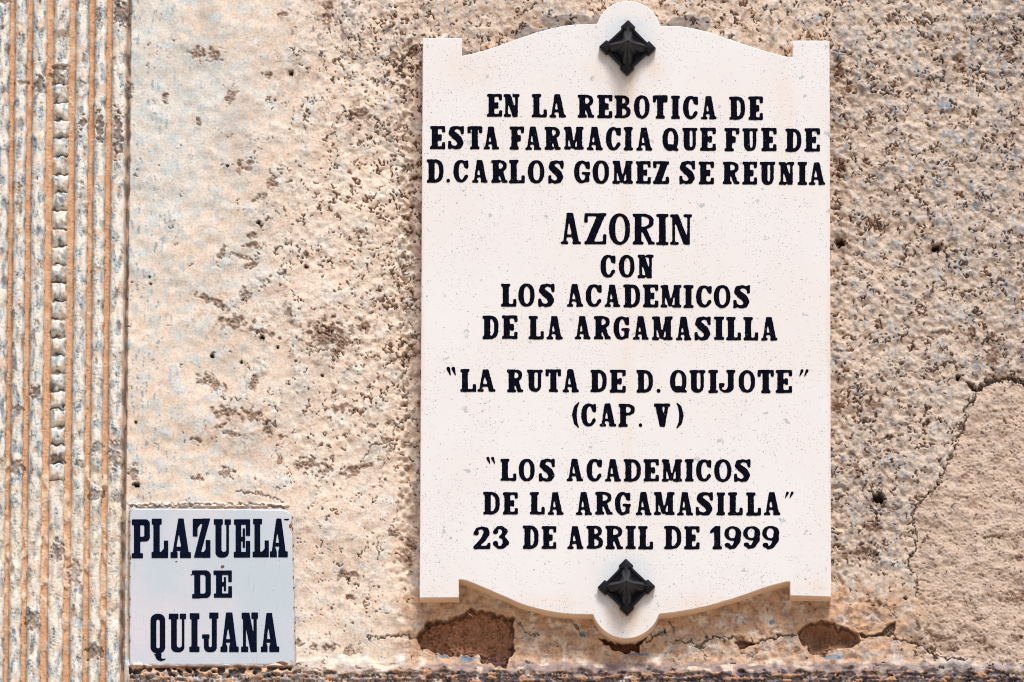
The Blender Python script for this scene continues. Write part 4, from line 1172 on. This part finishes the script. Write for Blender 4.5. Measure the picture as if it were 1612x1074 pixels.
# ------------------------------------------------------------------ iron studs
def iron_stud(label):
    root = empty('iron_stud', (0, 0, 0), label, 'stud', 'iron studs on the marble plaque')
    s = .001
    HB = 28.5   # half side of the square body
    rot = Matrix.Rotation(rad(45), 4, 'Y')
    def put(bm, name, mat, smooth=False):
        # local a,b in the stud plane, h outward -> x, z, -y, turned by 45 degrees
        for v in bm.verts:
            a, b, h = v.co
            v.co = rot @ Vector((a * s, -h * s, b * s))
        bmesh.ops.recalc_face_normals(bm, faces=bm.faces)
        if smooth:
            for f in bm.faces: f.smooth = True
        return link(name, to_mesh(bm, name), root, mat)
    def box(bm, x0, x1, y0, y1, h0, h1, tap=0):
        vs_ = [bm.verts.new(p) for p in ((x0, y0, h0), (x1, y0, h0), (x1, y1, h0), (x0, y1, h0), (x0 + tap, y0 + tap, h1), (x1 - tap, y0 + tap, h1), (x1 - tap, y1 - tap, h1), (x0 + tap, y1 - tap, h1))]
        for f in ((3, 2, 1, 0), (4, 5, 6, 7), (0, 1, 5, 4), (1, 2, 6, 5), (2, 3, 7, 6), (3, 0, 4, 7)): bm.faces.new([vs_[i] for i in f])
    bm = bmesh.new(); box(bm, -HB + 1, HB - 1, -HB + 1, HB - 1, -1, 3); put(bm, 'back_plate', M_IRON_DARK)
    bm = bmesh.new()
    for (x0, x1, y0, y1) in ((-HB, HB, HB - 4.2, HB), (-HB, HB, -HB, -HB + 4.2), (-HB, -HB + 4.2, -HB + 4.2, HB - 4.2), (HB - 4.2, HB, -HB + 4.2, HB - 4.2)):
        box(bm, x0, x1, y0, y1, -1, 9, 0)
    bmesh.ops.bevel(bm, geom=list(bm.edges), offset=.7, segments=1, affect='EDGES')
    put(bm, 'frame', M_IRON)
    for i in (-1, 1):
        for j in (-1, 1):
            bm = bmesh.new()
            cx, cy = i * 23.6, j * 23.6
            box(bm, cx - 8.4, cx + 8.4, cy - 8.4, cy + 8.4, -1, 10)
            # low pyramid cap
            r = 8.4; b4 = [bm.verts.new((cx + p * r, cy + q_ * r, 10.02)) for p, q_ in ((-1, -1), (1, -1), (1, 1), (-1, 1))]
            t_ = [bm.verts.new((cx + p * 4.0 - i * 1.5, cy + q_ * 4.0 - j * 1.5, 14.0)) for p, q_ in ((-1, -1), (1, -1), (1, 1), (-1, 1))]
            bm.faces.new(t_)
            for k in range(4): bm.faces.new((b4[k], b4[(k + 1) % 4], t_[(k + 1) % 4], t_[k]))
            bmesh.ops.remove_doubles(bm, verts=bm.verts, dist=.1)
            bmesh.ops.bevel(bm, geom=list(bm.edges), offset=.8, segments=2, affect='EDGES')
            put(bm, 'corner_block', M_IRON)
    # concave four-sided spire
    bm = bmesh.new(); NA, NR = 64, 10; rings = []
    I = HB - 3
    for k in range(NR + 1):
        ring = []
        for j in range(NA):
            th = 2 * math.pi * j / NA
            c_, s_ = math.cos(th), math.sin(th); mx = max(abs(c_), abs(s_)); ss_ = min(abs(c_), abs(s_)) / mx
            q_ = min(max((ss_ - .12) / .55, 0), 1)
            lim = I * (.74 + .26 * q_ * q_ * (3 - 2 * q_))
            rr = lim * k / NR / mx
            mm = rr * mx / I
            hh = 8 + 46 * (1 - k / NR) ** 1.06 * (1 - .10 * math.sin(math.pi * k / NR) * ss_) + 1.6 * ss_ ** 8 * (k / NR)
            ring.append(bm.verts.new((rr * c_, rr * s_, hh)) if k else None)
        rings.append(ring)
    apex = bm.verts.new((0, 0, 54))
    for j in range(NA): bm.faces.new((apex, rings[1][j], rings[1][(j + 1) % NA]))
    for k in range(1, NR):
        for j in range(NA): bm.faces.new((rings[k][j], rings[k + 1][j], rings[k + 1][(j + 1) % NA], rings[k][(j + 1) % NA]))
    skirt = [bm.verts.new((v.co.x, v.co.y, 2)) for v in rings[NR]]
    for j in range(NA): bm.faces.new((rings[NR][j], skirt[j], skirt[(j + 1) % NA], rings[NR][(j + 1) % NA]))
    put(bm, 'spire', M_IRON, True)
    for (i, j) in ((-1, -1), (1, -1), (1, 1), (-1, 1)):
        pts, rs = [], []
        for k in range(11):
            t = k / 10; rr = I * t
            hh = 8.3 + 46 * (1 - t) ** 1.06 * (1 - .10 * math.sin(math.pi * t)) + 1.4 * t
            pts.append((i * rr, j * rr, hh)); rs.append(.3 + 1.5 * t * t)
        put(tube(pts, rs, 8), 'rib', M_IRON, True)
    for side in range(4):
        bm = bmesh.new()
        for k in range(-5, 6):
            x = k * 2.5; L = 9.5 - abs(k) * .3
            box(bm, x - .6, x + .6, HB - 4.2 - L, HB - 3.8, 2.5, 7.2)
        R4 = Matrix.Rotation(side * math.pi / 2, 4, 'Z')
        bmesh.ops.transform(bm, matrix=R4, verts=bm.verts)
        put(bm, 'grille', M_IRON)
    return root
st1 = iron_stud('upper black pyramid-shaped iron stud, in the round lobe at the top of the plaque')
def copy_tree(o, parent=None):
    c = o.copy(); COL.objects.link(c)
    if parent is not None: c.parent = parent
    for chd in [x for x in bpy.data.objects if x.parent == o]: copy_tree(chd, c)
    return c
st2 = copy_tree(st1)
st2['label'] = 'lower black pyramid-shaped iron stud, in the round lobe at the bottom of the plaque'
st1.location = Pv(987.8, 77.5, TP + .001)
st2.location = Pv(986.0, 926.0, TP + .001)
st1.rotation_euler = (0, rad(1.5), 0)
st2.rotation_euler = (0, rad(-1.0), 0)
